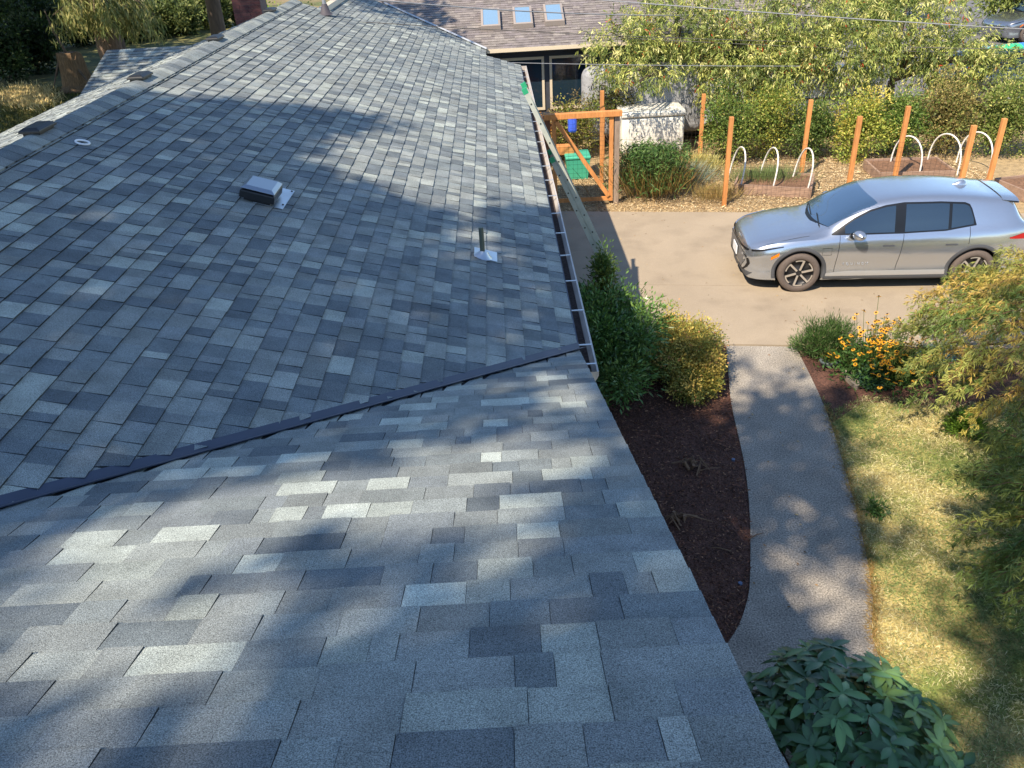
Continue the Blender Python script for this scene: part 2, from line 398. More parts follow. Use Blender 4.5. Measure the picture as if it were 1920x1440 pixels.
# gutter: an open trough, hung with straps
GUT = mat('gutter_paint', S(178, 172, 166), .55, n1=(7, .12)); DEB = mat('gutter_inside', S(64, 52, 48), .95, n1=(40, .5), bump=(60, .6, .01))
gy0, gy1 = ey-.28, FY+.1; gx, gz = ex+.004, ez-.03
prof = [(0, 0), (0, -.105), (.085, -.105), (.092, -.075), (.122, -.035), (.122, 0), (.108, 0), (.108, -.008), (.118, -.008), (.118, -.033), (.088, -.072), (.081, -.101), (.004, -.101), (.004, 0)]
m = MB(); m.grid([[(gx+a, y, gz+b) for a, b in prof] for y in np.linspace(gy0, gy1, 12)], close=True)
for y in (gy0, gy1): m.face([(gx, y, gz), (gx, y, gz-.105), (gx+.085, y, gz-.105), (gx+.122, y, gz-.035), (gx+.122, y, gz)])
gut = m.build('gutter', GUT, house)
m = MB(); m.box((gx+.006, gy0+.01, gz-.1), (gx+.086, gy1-.01, gz-.082)); m.build('leaf_litter', DEB, gut)
STEEL = mat('galvanised', S(200, 204, 208), .4, metal=.7)
yy = gy0+.12
while yy < gy1:
    m = MB(); m.box((gx-.01, yy-.009, gz-.004), (gx+.116, yy+.009, gz+.002)); m.build('gutter_hanger', STEEL, gut)
    yy += .61 if yy > gy0+.3 else .3
# roof furniture
BLACKM = mat('black_metal', S(22, 24, 27), .45); ZINC = mat('zinc_sheet', S(188, 196, 204), .35, metal=.85, n1=(6, .1))
VENTM = mat('vent_sky_sheen', S(150, 158, 168), .28, metal=.8)  # pale top of the dark hood: sky sheen put into its colour
def frameA(x, y, h=0.):                   # local axes on the main slope: x down the slope, y along the house
    return Matrix(((cT, 0, sT, x), (0, 1, 0, y), (-sT, 0, cT, zA(x)+h), (0, 0, 0, 1)))
vr = frameA(-2.06, 6.90, .012)
m = MB(); m.box((-.05, -.20, 0), (.20, .30, .004), None, vr); fl = m.build('roof_vent', ZINC, house)
def hood(name, par, mt, mtx, lx, ly, h0, h1, inset=.035):
    m = MB()
    a = [(-lx, -ly, h0), (lx, -ly, h0), (lx, ly, h0), (-lx, ly, h0)]; b = [(x*.99, y*.99, h1-.02) for x, y, _ in a]; c = [(x*(1-inset/lx), y*(1-inset/ly), h1) for x, y, _ in a]
    rows = [[mtx@Vector(q) for q in r] for r in (a, b, c)]; m.grid(rows, close=True); m.face(rows[2]); m.face(rows[0][::-1]); return m.build(name, mt, par, bevel=.006)
hd = hood('hood', fl, BLACKM, vr@Matrix.Translation((-.02, -.05, 0)), .145, .165, .03, .108)
hood('hood_sheen_top', hd, VENTM, vr@Matrix.Translation((-.02, -.05, 0)), .14, .16, .109, .132)
m = MB(); m.box((-.13, -.19, .004), (.09, .09, .04), None, vr); m.build('throat', BLACKM, fl)
for q in ((.18, .27), (.18, -.1)):
    m = MB(); m.box((q[0]-.008, q[1]-.008, .004), (q[0]+.008, q[1]+.008, .009), None, vr); m.build('screw', BLACKM, fl)
pr = frameA(-.21, 6.74, .012)
m = MB(); m.box((-.08, -.05, 0), (.13, .17, .004), None, pr); pv = m.build('pipe_flashing', ZINC, house)
m = MB(); m.tube([pr@Vector((0, 0, .003)), pr@Vector((0, 0, .03)), pr@Vector((0, 0, .055))], [.085, .05, .032], 16); m.build('cone', ZINC, pv, smooth=True)
pb = pr@Vector((0, 0, 0)); m = MB(); m.tube([pb, pb+Vector((0, 0, .27))], .022, 12); m.build('vent_pipe', mat('pipe', S(86, 94, 84), .5, metal=.3), pv, smooth=True)
# low black box vents astride the ridge
for px, py in ((105, 238), (285, 141), (415, 70), (508, 18)):
    y = float(ay(px, py, 1)[1]); d_ = ray(px, py); k = (zr+.05-CAMZ)/d_[2]; yv = d_[1]*k
    mt = Matrix.Translation((xr-.01, yv, zr+.0))
    v = hood('ridge_vent', house, BLACKM, mt, .09, .16, .04, .08)
    m = MB(); m.box((-.07, -.13, -.03), (.07, .13, .04), None, mt); m.build('vent_base', BLACKM, v)
# eyelet ring lying on the roof
rp = frameA(-3.56, 7.1, .02); m = MB(); m.tube([rp@Vector((.055*math.cos(a), .05*math.sin(a), 0)) for a in np.linspace(0, 2*math.pi, 21)], .009, 6, cap=False)
tag(m.build('metal_ring', mat('white_plastic', S(225, 228, 232), .4), None, smooth=True), 'small white ring lying on the shingles near the ridge', 'ring')
# service mast
mp_ = frameA(-3.19, 17.0, .012); b0 = mp_@Vector((0, 0, 0))
m = MB(); m.tube([b0, b0+Vector((0, 0, .03)), b0+Vector((0, 0, .19))], [.15, .10, .05], 14); ms = m.build('mast_boot', mat('rubber', S(70, 66, 72), .7), house, smooth=True)
m = MB(); m.tube([b0+Vector((0, 0, .15)), b0+Vector((0, 0, 1.9))], .036, 12); m.build('mast', mat('mast_steel', S(150, 152, 158), .5, metal=.5), ms, smooth=True)
# brick chimney on the back wing
CB = [S(92, 54, 52), S(80, 46, 46), S(100, 62, 58), S(72, 42, 44)]; BRK = mat('brick', attr=True, rough=.9, n1=(40, .2))
ch = empty('chimney_stack'); ch.parent = house
cx, cyc = -5.45, 20.2; m = MB(); m.box((cx-.30, cyc-.30, 2.6), (cx+.30, cyc+.30, 6.4)); m.build('mortar', mat('mortar', S(110, 92, 88), .9), ch)
for r_ in range(34):
    z0 = 3.1+r_*.075; off = .5 if r_ % 2 else 0; 
    if z0 > 5.4: break
    for k in range(4):
        x0 = cx-.31+(k-off*.5)*.21; x1 = x0+.2
        x0, x1 = max(x0, cx-.31), min(x1, cx+.31)
        if x1-x0 > .03:
            m = MB(); m.box((x0, cyc-.312, z0), (x1, cyc-.29, z0+.065), random.choice(CB)); m.build('brick', BRK, ch)

# ================================================================== NEIGHBOUR
nb = empty('neighbour_house', (3, 24, 0), 'brown shingled house with three skylights and dark windowed wall behind the drive', 'house')
NPAL = [S(*q) for q in ((122, 110, 106), (138, 126, 118), (108, 98, 96), (150, 138, 128), (128, 116, 116))]; nm_ = np.mean(NPAL, 0); NPAL = [tuple((nm_+(np.array(c)-nm_)*.5)*np.array([.90, .98, 1.03])) for c in NPAL]
nt_ = .333; na = math.atan(nt_); nc, ns = math.cos(na), math.sin(na)
rel = attach
Y0, Z0 = 23.62, 2.7
d = MB(); slab(d, [(-.25, Y0, Z0-.012), (9.4, Y0, Z0-.012), (9.4, Y0+7, Z0+7*nt_-.012), (-7.25, Y0+7, Z0+7*nt_-.012)], .12); o = rel(d.build('roof_slope', DARK), nb)
mb = MB()
def clipN(u0, u1, s0, s1):
    m0 = -.25-s0*nc+7.3; m1 = -.25-s1*nc+7.3
    if max(u0, m1) >= u1-.01: return None
    return min(max(u0, m0), u1), u1, max(u0, m1), u1
course_field(mb, (-7.3, Y0, Z0-.01), (1, 0, 0), (0, nc, ns), (0, -ns, nc), 16.7, 7, NPAL, keep=clipN, hb=.012); mb.build('shingle_field', SHING, o)['kind'] = 'stuff'
# wing whose slope faces the drive, meeting in a valley
d = MB(); slab(d, [(-.25, 19.5, Z0-.012), (-.25, Y0, Z0-.012), (-4.2, Y0+3.95, Z0+3.95*nt_-.012), (-4.2, 19.5, Z0+3.95*nt_-.012)], .12); o2 = rel(d.build('roof_slope', DARK), nb)
mb = MB()
def clipW(u0, u1, s0, s1):
    M0 = Y0+s0*nc-19.5; M1 = Y0+s1*nc-19.5
    if u0 >= M0-.01: return None
    return u0, min(u1, M0), u0, min(u1, M1)
course_field(mb, (-.25, 19.5, Z0-.01), (0, 1, 0), (-nc, 0, ns), (ns, 0, nc), 9, 4.15, PAL, keep=clipW, hb=.012); mb.build('shingle_field', SHING, o2)['kind'] = 'stuff'
TRIM = mat('cream_trim', S(206, 192, 168), .6); NWALL = mat('dark_siding', S(58, 62, 72), .8, n1=(4, .15)); GLASSD = mat('window_glass', S(28, 46, 60), .06, spec=.8)
m = MB(); m.tube([(-4.2, 19.4, Z0+3.95*nt_+.01), (-4.2, Y0+4, Z0+3.95*nt_+.01)], .12, 6); rel(m.build('ridge_trim', TRIM), nb)
m = MB(); m.box((-.25, Y0-.02, Z0-.10), (9.4, Y0+.0, Z0-.0)); rel(m.build('fascia', TRIM), nb)
m = MB(); m.box((-.8, Y0+.6, -.05), (9.0, Y0+.75, Z0)); m.box((-4, 19.8, -.05), (-.7, Y0+.6, Z0)); rel(m.build('wall', NWALL), nb)
m = MB(); m.tube([(-.25+.03, Y0-.1, Z0+.03), (-3.2, Y0+2.95, Z0+2.95*nt_+.03)], .03, 5); rel(m.build('valley_strip', STEEL), nb)
for x0, x1, z0, z1 in ((.15, 1.35, .9, 2.35), (1.5, 2.7, .9, 2.35), (3.2, 4.6, .9, 2.35), (6, 7.4, .9, 2.35)):
    m = MB(); yw = Y0+.6
    for a, b in (((x0, z0), (x1, z0+.07)), ((x0, z1-.07), (x1, z1)), ((x0, z0+.07), (x0+.07, z1-.07)), ((x1-.07, z0+.07), (x1, z1-.07))): m.box((a[0], yw-.04, a[1]), (b[0], yw+.01, b[1]))
    wf = rel(m.build('window', TRIM), nb)
    m = MB(); m.box((x0+.05, yw-.015, z0+.05), (x1-.05, yw-.003, z1-.05)); m.build('pane', GLASSD, wf)
SKYG = mat('skylight_glass', S(120, 150, 176), .08, spec=1., coat=.5)
NF = lambda x, y, h: Vector((x, y-ns*h, Z0+(y-Y0)*nt_+nc*h))
for px, py in ((920, 40), (980, 36), (1038, 31)):
    dn = np.array([0, -nt_, 1.]); d0 = dn@np.array([0, Y0, Z0-CAMZ]); r_ = ray(px, py); q = r_*(d0/(dn@r_))
    a, b = .23, .50; cxn, cyn = q[0], q[1]; m = MB()
    rows = [[NF(cxn+sx*(a+e), cyn+sy*(b+e)*nc, h) for sx, sy in ((-1, -1), (1, -1), (1, 1), (-1, 1))] for e, h in ((.05, 0), (.04, .13), (-.02, .14), (-.02, .10))]
    m.grid(rows, close=True); sk = rel(m.build('skylight', mat('skylight_frame', S(150, 140, 132), .5)), nb)
    m = MB(); m.face([NF(cxn+sx*(a-.01), cyn+sy*(b-.01)*nc, .125) for sx, sy in ((-1, -1), (1, -1), (1, 1), (-1, 1))]); m.build('pane', SKYG, sk)

# ================================================================== CAR
def catmull(xs_, ys_, q):
    xs_ = np.array(xs_, float); ys_ = np.array(ys_, float); m = np.zeros_like(ys_)
    dx = np.diff(xs_); dl = np.diff(ys_)/dx; m[1:-1] = (dl[:-1]+dl[1:])/2; m[0] = dl[0]; m[-1] = dl[-1]
    for i in range(len(dl)):
        if abs(dl[i]) < 1e-9: m[i] = m[i+1] = 0
        else:
            a, b = m[i]/dl[i], m[i+1]/dl[i]
            if a < 0: m[i] = 0
            if b < 0: m[i+1] = 0
            if a*a+b*b > 9: t_ = 3/math.sqrt(a*a+b*b); m[i] = t_*a*dl[i]; m[i+1] = t_*b*dl[i]
    q = np.clip(np.asarray(q, float), xs_[0], xs_[-1]); i = np.clip(np.searchsorted(xs_, q)-1, 0, len(dx)-1); h = dx[i]; t = (q-xs_[i])/h
    return (2*t**3-3*t**2+1)*ys_[i]+(t**3-2*t**2+t)*h*m[i]+(-2*t**3+3*t**2)*ys_[i+1]+(t**3-t**2)*h*m[i+1]
KS   = [0, .05, .18, .5, .93, 1.25, 1.6, 2.1, 2.6, 3.1, 3.6, 4.1, 4.45, 4.62, 4.76, 4.84]
ZBOT = [.30, .24, .20, .19, .20, .20, .20, .20, .20, .20, .20, .21, .25, .30, .36, .44]
ZBEL = [.66, .73, .80, .88, .94, .975, 1.0, 1.01, 1.02, 1.04, 1.07, 1.11, 1.13, 1.12, 1.06, .96]
ZTOP = [.70, .78, .86, .95, 1.03, 1.08, 1.30, 1.53, 1.615, 1.63, 1.61, 1.56, 1.48, 1.26, 1.12, 1.0]
WSID = [.62, .75, .86, .925, .95, .955, .957, .957, .957, .957, .957, .955, .925, .88, .83, .78]
WBEL = [.57, .70, .82, .88, .905, .905, .905, .91, .91, .91, .905, .895, .865, .82, .77, .70]
WROO = [.50, .62, .73, .78, .78, .76, .70, .665, .65, .645, .635, .61, .585, .61, .62, .58]
def section(s_):
    zb, zl, zt, ws, wb, wr_ = (float(catmull(KS, a, s_)) for a in (ZBOT, ZBEL, ZTOP, WSID, WBEL, WROO))
    return [(0, zb), (ws*.86, zb), (ws*.965, zb+.035), (ws*.968, zb+.14), (ws*.955, zb+.24), (ws*.972, zb+.36), (ws, min(.72, zl-.14)), (lerp(ws, wb, .35)[()], zl-.09), (wb, zl-.012), (wb-.02, zl+.012),
            (lerp(wb-.02, wr_+.02, .5)[()]+.012*min(1, (zt-zl)/.4), lerp(zl+.012, zt-.06, .5)[()]), (wr_+.02, zt-.062), (wr_-.03, zt-.034), (wr_*.72, zt-.012), (wr_*.35, zt-.002), (0, zt)]
def dense(sec, n=46):
    a = np.array(sec, float); t = np.r_[0, np.cumsum(np.linalg.norm(np.diff(a, axis=0), axis=1)+.01)]; q = np.linspace(0, t[-1], n)
    return np.c_[catmull(t, a[:, 0], q), catmull(t, a[:, 1], q)]
_sec = {}
def secd(s_):
    k = round(float(s_), 3)
    if k not in _sec: _sec[k] = dense(section(k), 60)
    return _sec[k]
def Wy(s_, z):
    a = secd(s_)[6:]; return float(np.interp(z, a[:, 1], a[:, 0])) if np.all(np.diff(a[:, 1]) > -1e-6) else float(np.interp(z, np.maximum.accumulate(a[:, 1]), a[:, 0]))
def Zt(s_, y):
    a = secd(s_)[20:][::-1]; return float(np.interp(abs(y), np.maximum.accumulate(a[:, 0]), a[:, 1]))
PAINT = {}
def paint(name, c): return mat(name, c, .24, metal=.85, coat=1., spec=.5)
TYRE = mat('tyre_rubber', S(92, 82, 76), .85, n1=(30, .12)); RIMD = mat('rim_dark', S(48, 48, 50), .45, metal=.5); RIMS = mat('rim_silver', S(214, 210, 204), .3, metal=.8)
SIDEGL = mat('side_glass', S(34, 50, 66), .04, metal=.25, spec=.9, coat=1.); CARGL = mat('car_glass', S(66, 92, 120), .03, metal=.45, spec=.9, coat=1.); CLAD = mat('cladding', S(70, 72, 76), .6); BLK = mat('black_trim', S(16, 17, 20), .35)  # glass: sky reflection partly put into the blue base, less on the sides
WELL = mat('wheel_well', S(10, 10, 11), .9); AMB = mat('amber_lens', S(255, 130, 10), .25, spec=.7); REDL = mat('red_lens', S(170, 16, 24), .15, coat=.8); PLATE = mat('plate', S(228, 232, 238), .4)
GRILL = mat('grille_panel', S(112, 114, 118), .45, metal=.4)
def car(name, label, loc, rz, pm, detail=True, group=None):
    root = empty(name, loc, label, 'car', group, rz); LOCAL.add(root.name)
    st = np.r_[np.linspace(0, .2, 9), np.linspace(.24, 4.4, 66), np.linspace(4.44, 4.84, 13)]
    rows = []
    for s_ in st:
        a = dense(section(s_), 46); rows.append([(s_, -y, z) for y, z in a]+[(s_, y, z) for y, z in a[::-1][1:-1]])
    m = MB(); m.grid(rows, close=True); m.face(rows[0]); m.face(rows[-1][::-1])
    body = m.build('body', pm, root, smooth=True)
    bm = bmesh.new(); bm.from_mesh(body.data); bmesh.ops.recalc_face_normals(bm, faces=bm.faces); bm.to_mesh(body.data); bm.free()
    # cut the wheel arches
    for s_ in (.93, 3.88):
        for sg in (-1, 1):
            c = MB(); c.tube([(s_, sg*.62, .37), (s_, sg*1.1, .37)], .415, 32); k = c.build('cutter', WELL)
            bpy.context.view_layer.update()
            k.matrix_world = root.matrix_world.copy()
            b = body.modifiers.new('arch', 'BOOLEAN'); b.operation = 'DIFFERENCE'; b.object = k; b.solver = 'EXACT'
            bpy.context.view_layer.update()
            me = bpy.data.meshes.new_from_object(body.evaluated_get(bpy.context.evaluated_depsgraph_get()))
            body.modifiers.clear(); body.data = me; bpy.data.objects.remove(k, do_unlink=True)
    me = body.data
    if len(me.materials) < 2: me.materials.append(WELL)
    me.materials[0] = pm
    try:
        me.set_sharp_from_angle(angle=math.radians(38))
    except Exception: pass
    for p_ in me.polygons:
        c = p_.center
        for s_ in (.93, 3.88):
            if (c.x-s_)**2+(c.z-.37)**2 < .4165**2 and abs(c.y) > .55 and abs(c.y) < .945 : p_.material_index = 1
    def spanel(nm, mt, lo, up, s0, s1, off, n=24, k=8, side=-1, par=root, ends=None):
        m = MB(); rows = []
        for s_ in np.linspace(s0, s1, n):
            a, b = lo(s_), up(s_); rows.append([(s_, side*(Wy(s_, z)+off), z) for z in np.linspace(a, b, k)])
        m.grid(rows); return m.build(nm, mt, par, smooth=True)
    def tpanel(nm, mt, s0f, s1f, y0, y1, off, n=14, k=18, par=root):
        m = MB(); rows = []
        for y in np.linspace(y0, y1, k): rows.append([(s_, y, Zt(s_, y)+off) for s_ in np.linspace(s0f(y), s1f(y), n)])
        m.grid(rows); return m.build(nm, mt, par, smooth=True)
    I = lambda xs_, ys_: (lambda s_: float(np.interp(s_, xs_, ys_)))
    dlo = I([1.42, 2.6, 3.3, 3.80], [1.032, 1.045, 1.075, 1.155]); dup = I([1.42, 1.6, 1.8, 2.05, 2.3, 2.6, 3.2, 3.6, 3.70, 3.80], [1.045, 1.165, 1.30, 1.425, 1.495, 1.535, 1.535, 1.51, 1.47, 1.17])
    for sd in (-1, 1):
        ft = spanel('window_surround', BLK, dlo, dup, 1.42, 3.80, .003, 60, 8, sd)
        sh = lambda f, d_: (lambda s_: f(s_)+d_)
        spanel('side_window', SIDEGL, sh(dlo, .025), sh(dup, -.028), 1.64, 2.46, .007, 30, 8, sd)
        spanel('side_window', SIDEGL, sh(dlo, .025), sh(dup, -.028), 2.63, 3.34, .007, 24, 8, sd)
        spanel('quarter_window', SIDEGL, sh(dlo, .028), I([3.39, 3.6, 3.68, 3.76], [1.495, 1.48, 1.44, 1.22]), 3.39, 3.75, .007, 14, 8, sd)
        # seams, sill, handles
        if detail:
            for s0, tilt in ((1.56, -.03), (2.62, -.05), (3.70, 0)):
                m = MB(); zz = np.linspace(.36 if s0 < 3.5 else .86, dlo(s0)-.005, 14)
                rows = [[(s0+tilt*(1-(z-.36)/.7)-.004, sd*(Wy(s0, z)+.002), z), (s0+tilt*(1-(z-.36)/.7)+.004, sd*(Wy(s0, z)+.002), z)] for z in zz]; m.grid(rows); m.build('door_seam', BLK, root)
            for s0 in (2.28, 3.32):
                m = MB(); rows = [[(s_, sd*(Wy(s_, z)+.006), z) for z in (.842, .868)] for s_ in np.linspace(s0, s0+.2, 6)]; m.grid(rows); m.build('door_handle', CLAD if sd < 0 else CLAD, root)
        spanel('sill', mat('sill_silver', S(176, 176, 176), .4, metal=.5), I([1.3, 1.7, 3.5], [.30, .30, .30]), I([1.3, 1.45, 1.75, 3.5], [.33, .36, .39, .385]), 1.36, 3.46, .004, 30, 4, sd)
        spanel('rocker', CLAD, I([1.3, 3.5], [.215, .215]), I([1.3, 3.5], [.29, .29]), 1.36, 3.46, .004, 20, 4, sd)
        # arch cladding
        for s_ in (.93, 3.88):
            m = MB(); rows = []
            for a in np.linspace(math.radians(-14), math.radians(194), 36):
                r_ = []
                for rr in (.412, .44, .475):
                    x, z = s_+rr*math.cos(a), .37+rr*math.sin(a); x = min(max(x, .02), 4.82)
                    r_.append((x, sd*(Wy(x, max(z, .25))+(.012 if rr < .46 else .001)), z))
                r_.insert(0, (s_+.411*math.cos(a), sd*(Wy(s_, .5)-.10), .37+.411*math.sin(a))); rows.append(r_)
            m.grid(rows); m.build('arch_cladding', CLAD, root, smooth=True)
            wheel(root, s_, sd)
        # lamps
        spanel('tail_lamp', REDL, I([4.38, 4.72], [.93, .90]), I([4.38, 4.55, 4.72], [.955, 1.0, 1.02]), 4.36, 4.72, .006, 10, 5, sd)
        spanel('side_marker', AMB, I([.40, .56], [.60, .70]), I([.40, .56], [.655, .755]), .42, .55, .010, 6, 4, sd)
        spanel('light_bar', BLK, I([.10, .3, .62], [.735, .775, .845]), I([.10, .3, .62], [.765, .805, .862]), .10, .62, .005, 14, 4, sd)
        # mirror
        m = MB(); c0 = Vector((1.78, sd*1.0, 1.09)); rows = []
        for t_ in np.linspace(0, 1, 9):
            sx = math.sin(math.pi*min(max(t_, .02), .98))**.45; y = sd*(.965+t_*.24)
            rows.append([(1.80+.03*t_+.105*sx*math.cos(a), y, 1.10+.085*sx*math.sin(a)) for a in np.linspace(0, 2*math.pi, 13)[:-1]])
        m.grid(rows, close=True); m.face(rows[0]); m.face(rows[-1][::-1]); mr_ = m.build('mirror', pm, root, smooth=True)
        m = MB(); m.tube([(1.74, sd*.90, 1.03), (1.80, sd*.985, 1.03)], [.035, .03], 8); m.build('mirror_stalk', BLK, mr_)
    tpanel('windscreen', CARGL, lambda y: 1.26+.16*(abs(y)/.8)**2, lambda y: 2.12+.06*(abs(y)/.7)**2, -.70, .70, .004, 22, 24)
    tpanel('rear_window', CARGL, lambda y: 4.47, lambda y: 4.66, -.56, .56, .004, 8, 12)
    m = MB(); rows = [[(1.20+.16*(abs(y)/.8)**2, y, Zt(1.2, y)+.004), (1.262+.16*(abs(y)/.8)**2, y, Zt(1.262+.16*(abs(y)/.8)**2, y)+.006)] for y in np.linspace(-.74, .74, 20)]; m.grid(rows); m.build('cowl', BLK, root)
    for y0 in (-.55, .05):
        m = MB(); m.tube([(1.27, y0, Zt(1.27, y0)+.02), (1.30+.05, y0+.5, Zt(1.35, y0+.5)+.02)], .01, 5); m.build('wiper', BLK, root)
    if detail:
        for sd in (-1, 1):
            m = MB(); zz = np.linspace(.32, 1.18, 24); rows = [[(s_, sd*(.80-.03*(s_-.3)), Zt(s_, .80-.03*(s_-.3))+.0015) for s_ in np.linspace(.2, 1.24, 26)], [(s_, sd*(.806-.03*(s_-.3)), Zt(s_, .806-.03*(s_-.3))+.0015) for s_ in np.linspace(.2, 1.24, 26)]]
            m.grid(rows); m.build('bonnet_seam', BLK, root)
        def fpt(y, z, off=.004):           # point on the nose
            lo, hi = 0., .5
            for _ in range(18):
                mid = (lo+hi)/2
                if Wy(mid, z) >= abs(y): hi = mid
                else: lo = mid
            return (hi-off, y, z)
        def fpanel(nm, mt, pts_rows, off=.006):
            m = MB(); m.grid([[fpt(y, z, off) for y, z in r_] for r_ in pts_rows]); return m.build(nm, mt, root, smooth=True)
        fpanel('grille', GRILL, [[(y*k_, z) for y in np.linspace(-1, 1, 26)] for z, k_ in ((.36, .52), (.44, .60), (.52, .66), (.60, .66), (.655, .62))], .008)
        fpanel('light_bar', BLK, [[(y, z+.05*(abs(y)/.7)**2) for y in np.linspace(-.72, .72, 30)] for z in (.675, .705)], .007)
        for sd in (-1, 1):
            fpanel('lamp_housing', BLK, [[(sd*(y+o_), z) for o_ in (0, .05)] for y, z in ((.62, .64), (.71, .58), (.73, .50), (.69, .42), (.60, .345))], .012)
            fpanel('headlamp', mat('lamp_glass', S(205, 210, 215), .1, spec=.8), [[(sd*y, z) for y in (.52, .60)] for z in (.60, .63)], .013)
        fpanel('lower_bumper', CLAD, [[(y*k_, z) for y in np.linspace(-1, 1, 26)] for z, k_ in ((.25, .74), (.31, .80), (.345, .82))], .010)
        m = MB(); m.box((-.045, -.17, .44), (-.028, .17, .60)); m.build('number_plate', PLATE, root)
        m = MB()
        for q in ((-.075, .012, .075, .03), (-.035, -.002, .035, .044)): m.box((.02, q[0], .745+q[1]), (.03, q[2], .745+q[3]))
        m.build('emblem', RIMS, root)
        m = MB(); rows = [[(1.28+.16*a, -(Wy(1.28+.16*a, .70+.13*b)+.0025), .70+.13*b) for a, b in q] for q in (((0, 0), (1, 0), (1, 1), (0, 1), (0, 0)), ((.03, .04), (.97, .04), (.97, .96), (.03, .96), (.03, .04)))]
        m.grid(rows); m.build('charge_flap_seam', BLK, root)
        cu = bpy.data.curves.new('badge', 'FONT'); cu.body = 'EQUINOX'; cu.size = .06; cu.space_character = 1.9; cu.extrude = .002
        t_ = bpy.data.objects.new('badge', cu); col.objects.link(t_); bpy.context.view_layer.update()
        me = bpy.data.meshes.new_from_object(t_.evaluated_get(bpy.context.evaluated_depsgraph_get())); bpy.data.objects.remove(t_, do_unlink=True)
        me.materials.append(mat('badge_chrome', S(205, 212, 222), .3, metal=.7)); b_ = bpy.data.objects.new('badge', me); col.objects.link(b_); b_.parent = root
        b_.location = (1.66, -(Wy(1.8, .52)+.008), .50); b_.rotation_euler = (math.pi/2, 0, 0)
        m = MB(); rows = []
        for t_ in np.linspace(0, 1, 9): x = 3.62+t_*.26; h = .085*math.sin(math.pi*t_**1.6)**.8; ww = .035*(math.sin(math.pi*t_)**.5+.08); rows.append([(x, -ww, Zt(x, 0)-.004), (x, -ww*.4, Zt(x, 0)+h), (x, ww*.4, Zt(x, 0)+h), (x, ww, Zt(x, 0)-.004)])
        m.grid(rows); m.build('roof_antenna', pm, root, smooth=True)
        m = MB(); rows = [[(s_, y, Zt(4.3, y)+.012-(s_-4.3)*.12) for y in np.linspace(-.6, .6, 14)] for s_ in (4.25, 4.40, 4.53)]; m.grid(rows); m.grid([[(q[0], q[1], q[2]-.03) for q in r_] for r_ in rows]); m.grid([rows[2], [(q[0]-.02, q[1], q[2]-.03) for q in rows[2]]]); m.build('spoiler', pm, root, smooth=True)
    m = MB(); m.box((.5, -.72, .19), (4.4, .72, .26)); m.build('underbody', WELL, root)
    return root
WD = {}
def wheel(root, s_, sd):
    wr_ = bpy.data.objects.new('wheel', None)
    def dup(key, fn, mt, nm):
        if key not in WD: WD[key] = fn()
        return WD[key]
    R = .365
    def tyre():
        m = MB(); prof = [(.255, .00), (.262, -.012), (.30, -.016), (.338, -.010), (.357, .004), (R, .03), (R, .19), (.355, .215), (.26, .22)]
        m.grid([[(r_*math.cos(a), y, r_*math.sin(a)) for a in np.linspace(0, 2*math.pi, 41)[:-1]] for r_, y in prof], close=True); return m
    def rim():
        m = MB(); prof = [(.262, .004), (.25, .0), (.243, .02), (.235, .06), (.10, .055), (.07, .03), (.0, .03)]
        m.grid([[(max(r_, .001)*math.cos(a), y, max(r_, .001)*math.sin(a)) for a in np.linspace(0, 2*math.pi, 41)[:-1]] for r_, y in prof], close=True); return m
    def spokes():
        m = MB()
        for k in range(6):
            a = k*math.pi/3+.25; ca, sa = math.cos(a), math.sin(a)
            m.beam((.05*ca, .018, .05*sa), (.243*ca, .004, .243*sa), .034, .016, up=(0, 1, 0))
            pr_ = [(.236*math.cos(a+t_), .006, .236*math.sin(a+t_)) for t_ in np.linspace(.0, .62, 6)]
            for q, r_ in zip(pr_[:-1], pr_[1:]): m.beam(q, r_, .022, .012, up=(0, 1, 0))
        return m
    par = None
    for key, fn, mt in (('tyre', tyre, TYRE), ('rim', rim, RIMD), ('spokes', spokes, RIMS)):
        if key not in WD:
            o = fn().build(key, mt, None, smooth=key != 'spokes'); WD[key] = o
        else:
            o = WD[key].copy(); col.objects.link(o)
        o.name = {'tyre': 'wheel', 'rim': 'rim', 'spokes': 'spokes'}[key]
        if par is None:
            o.parent = root; o.matrix_parent_inverse = Matrix.Identity(4)
            o.location = (s_, sd*.945, .365); o.rotation_euler = (0, 0, 0 if sd < 0 else math.pi); par = o
        else: o.parent = par; o.location = (0, 0, 0); o.rotation_euler = (0, 0, 0)
fw, rw = gp(1500.5, 513, .365), gp(1833, 507, .365)
ang = math.atan2(rw[1]-fw[1], rw[0]-fw[0]); u_ = np.array([math.cos(ang), math.sin(ang)]); v_ = np.array([-u_[1], u_[0]])
org = fw[:2]-u_*.93+v_*.945
ecar = car('electric_car', 'silver grey electric hatchback parked across the sunlit concrete drive', (org[0], org[1], .004), ang, paint('silver_paint', S(186, 192, 200)))
ecar.scale = (.98, .98, .98)

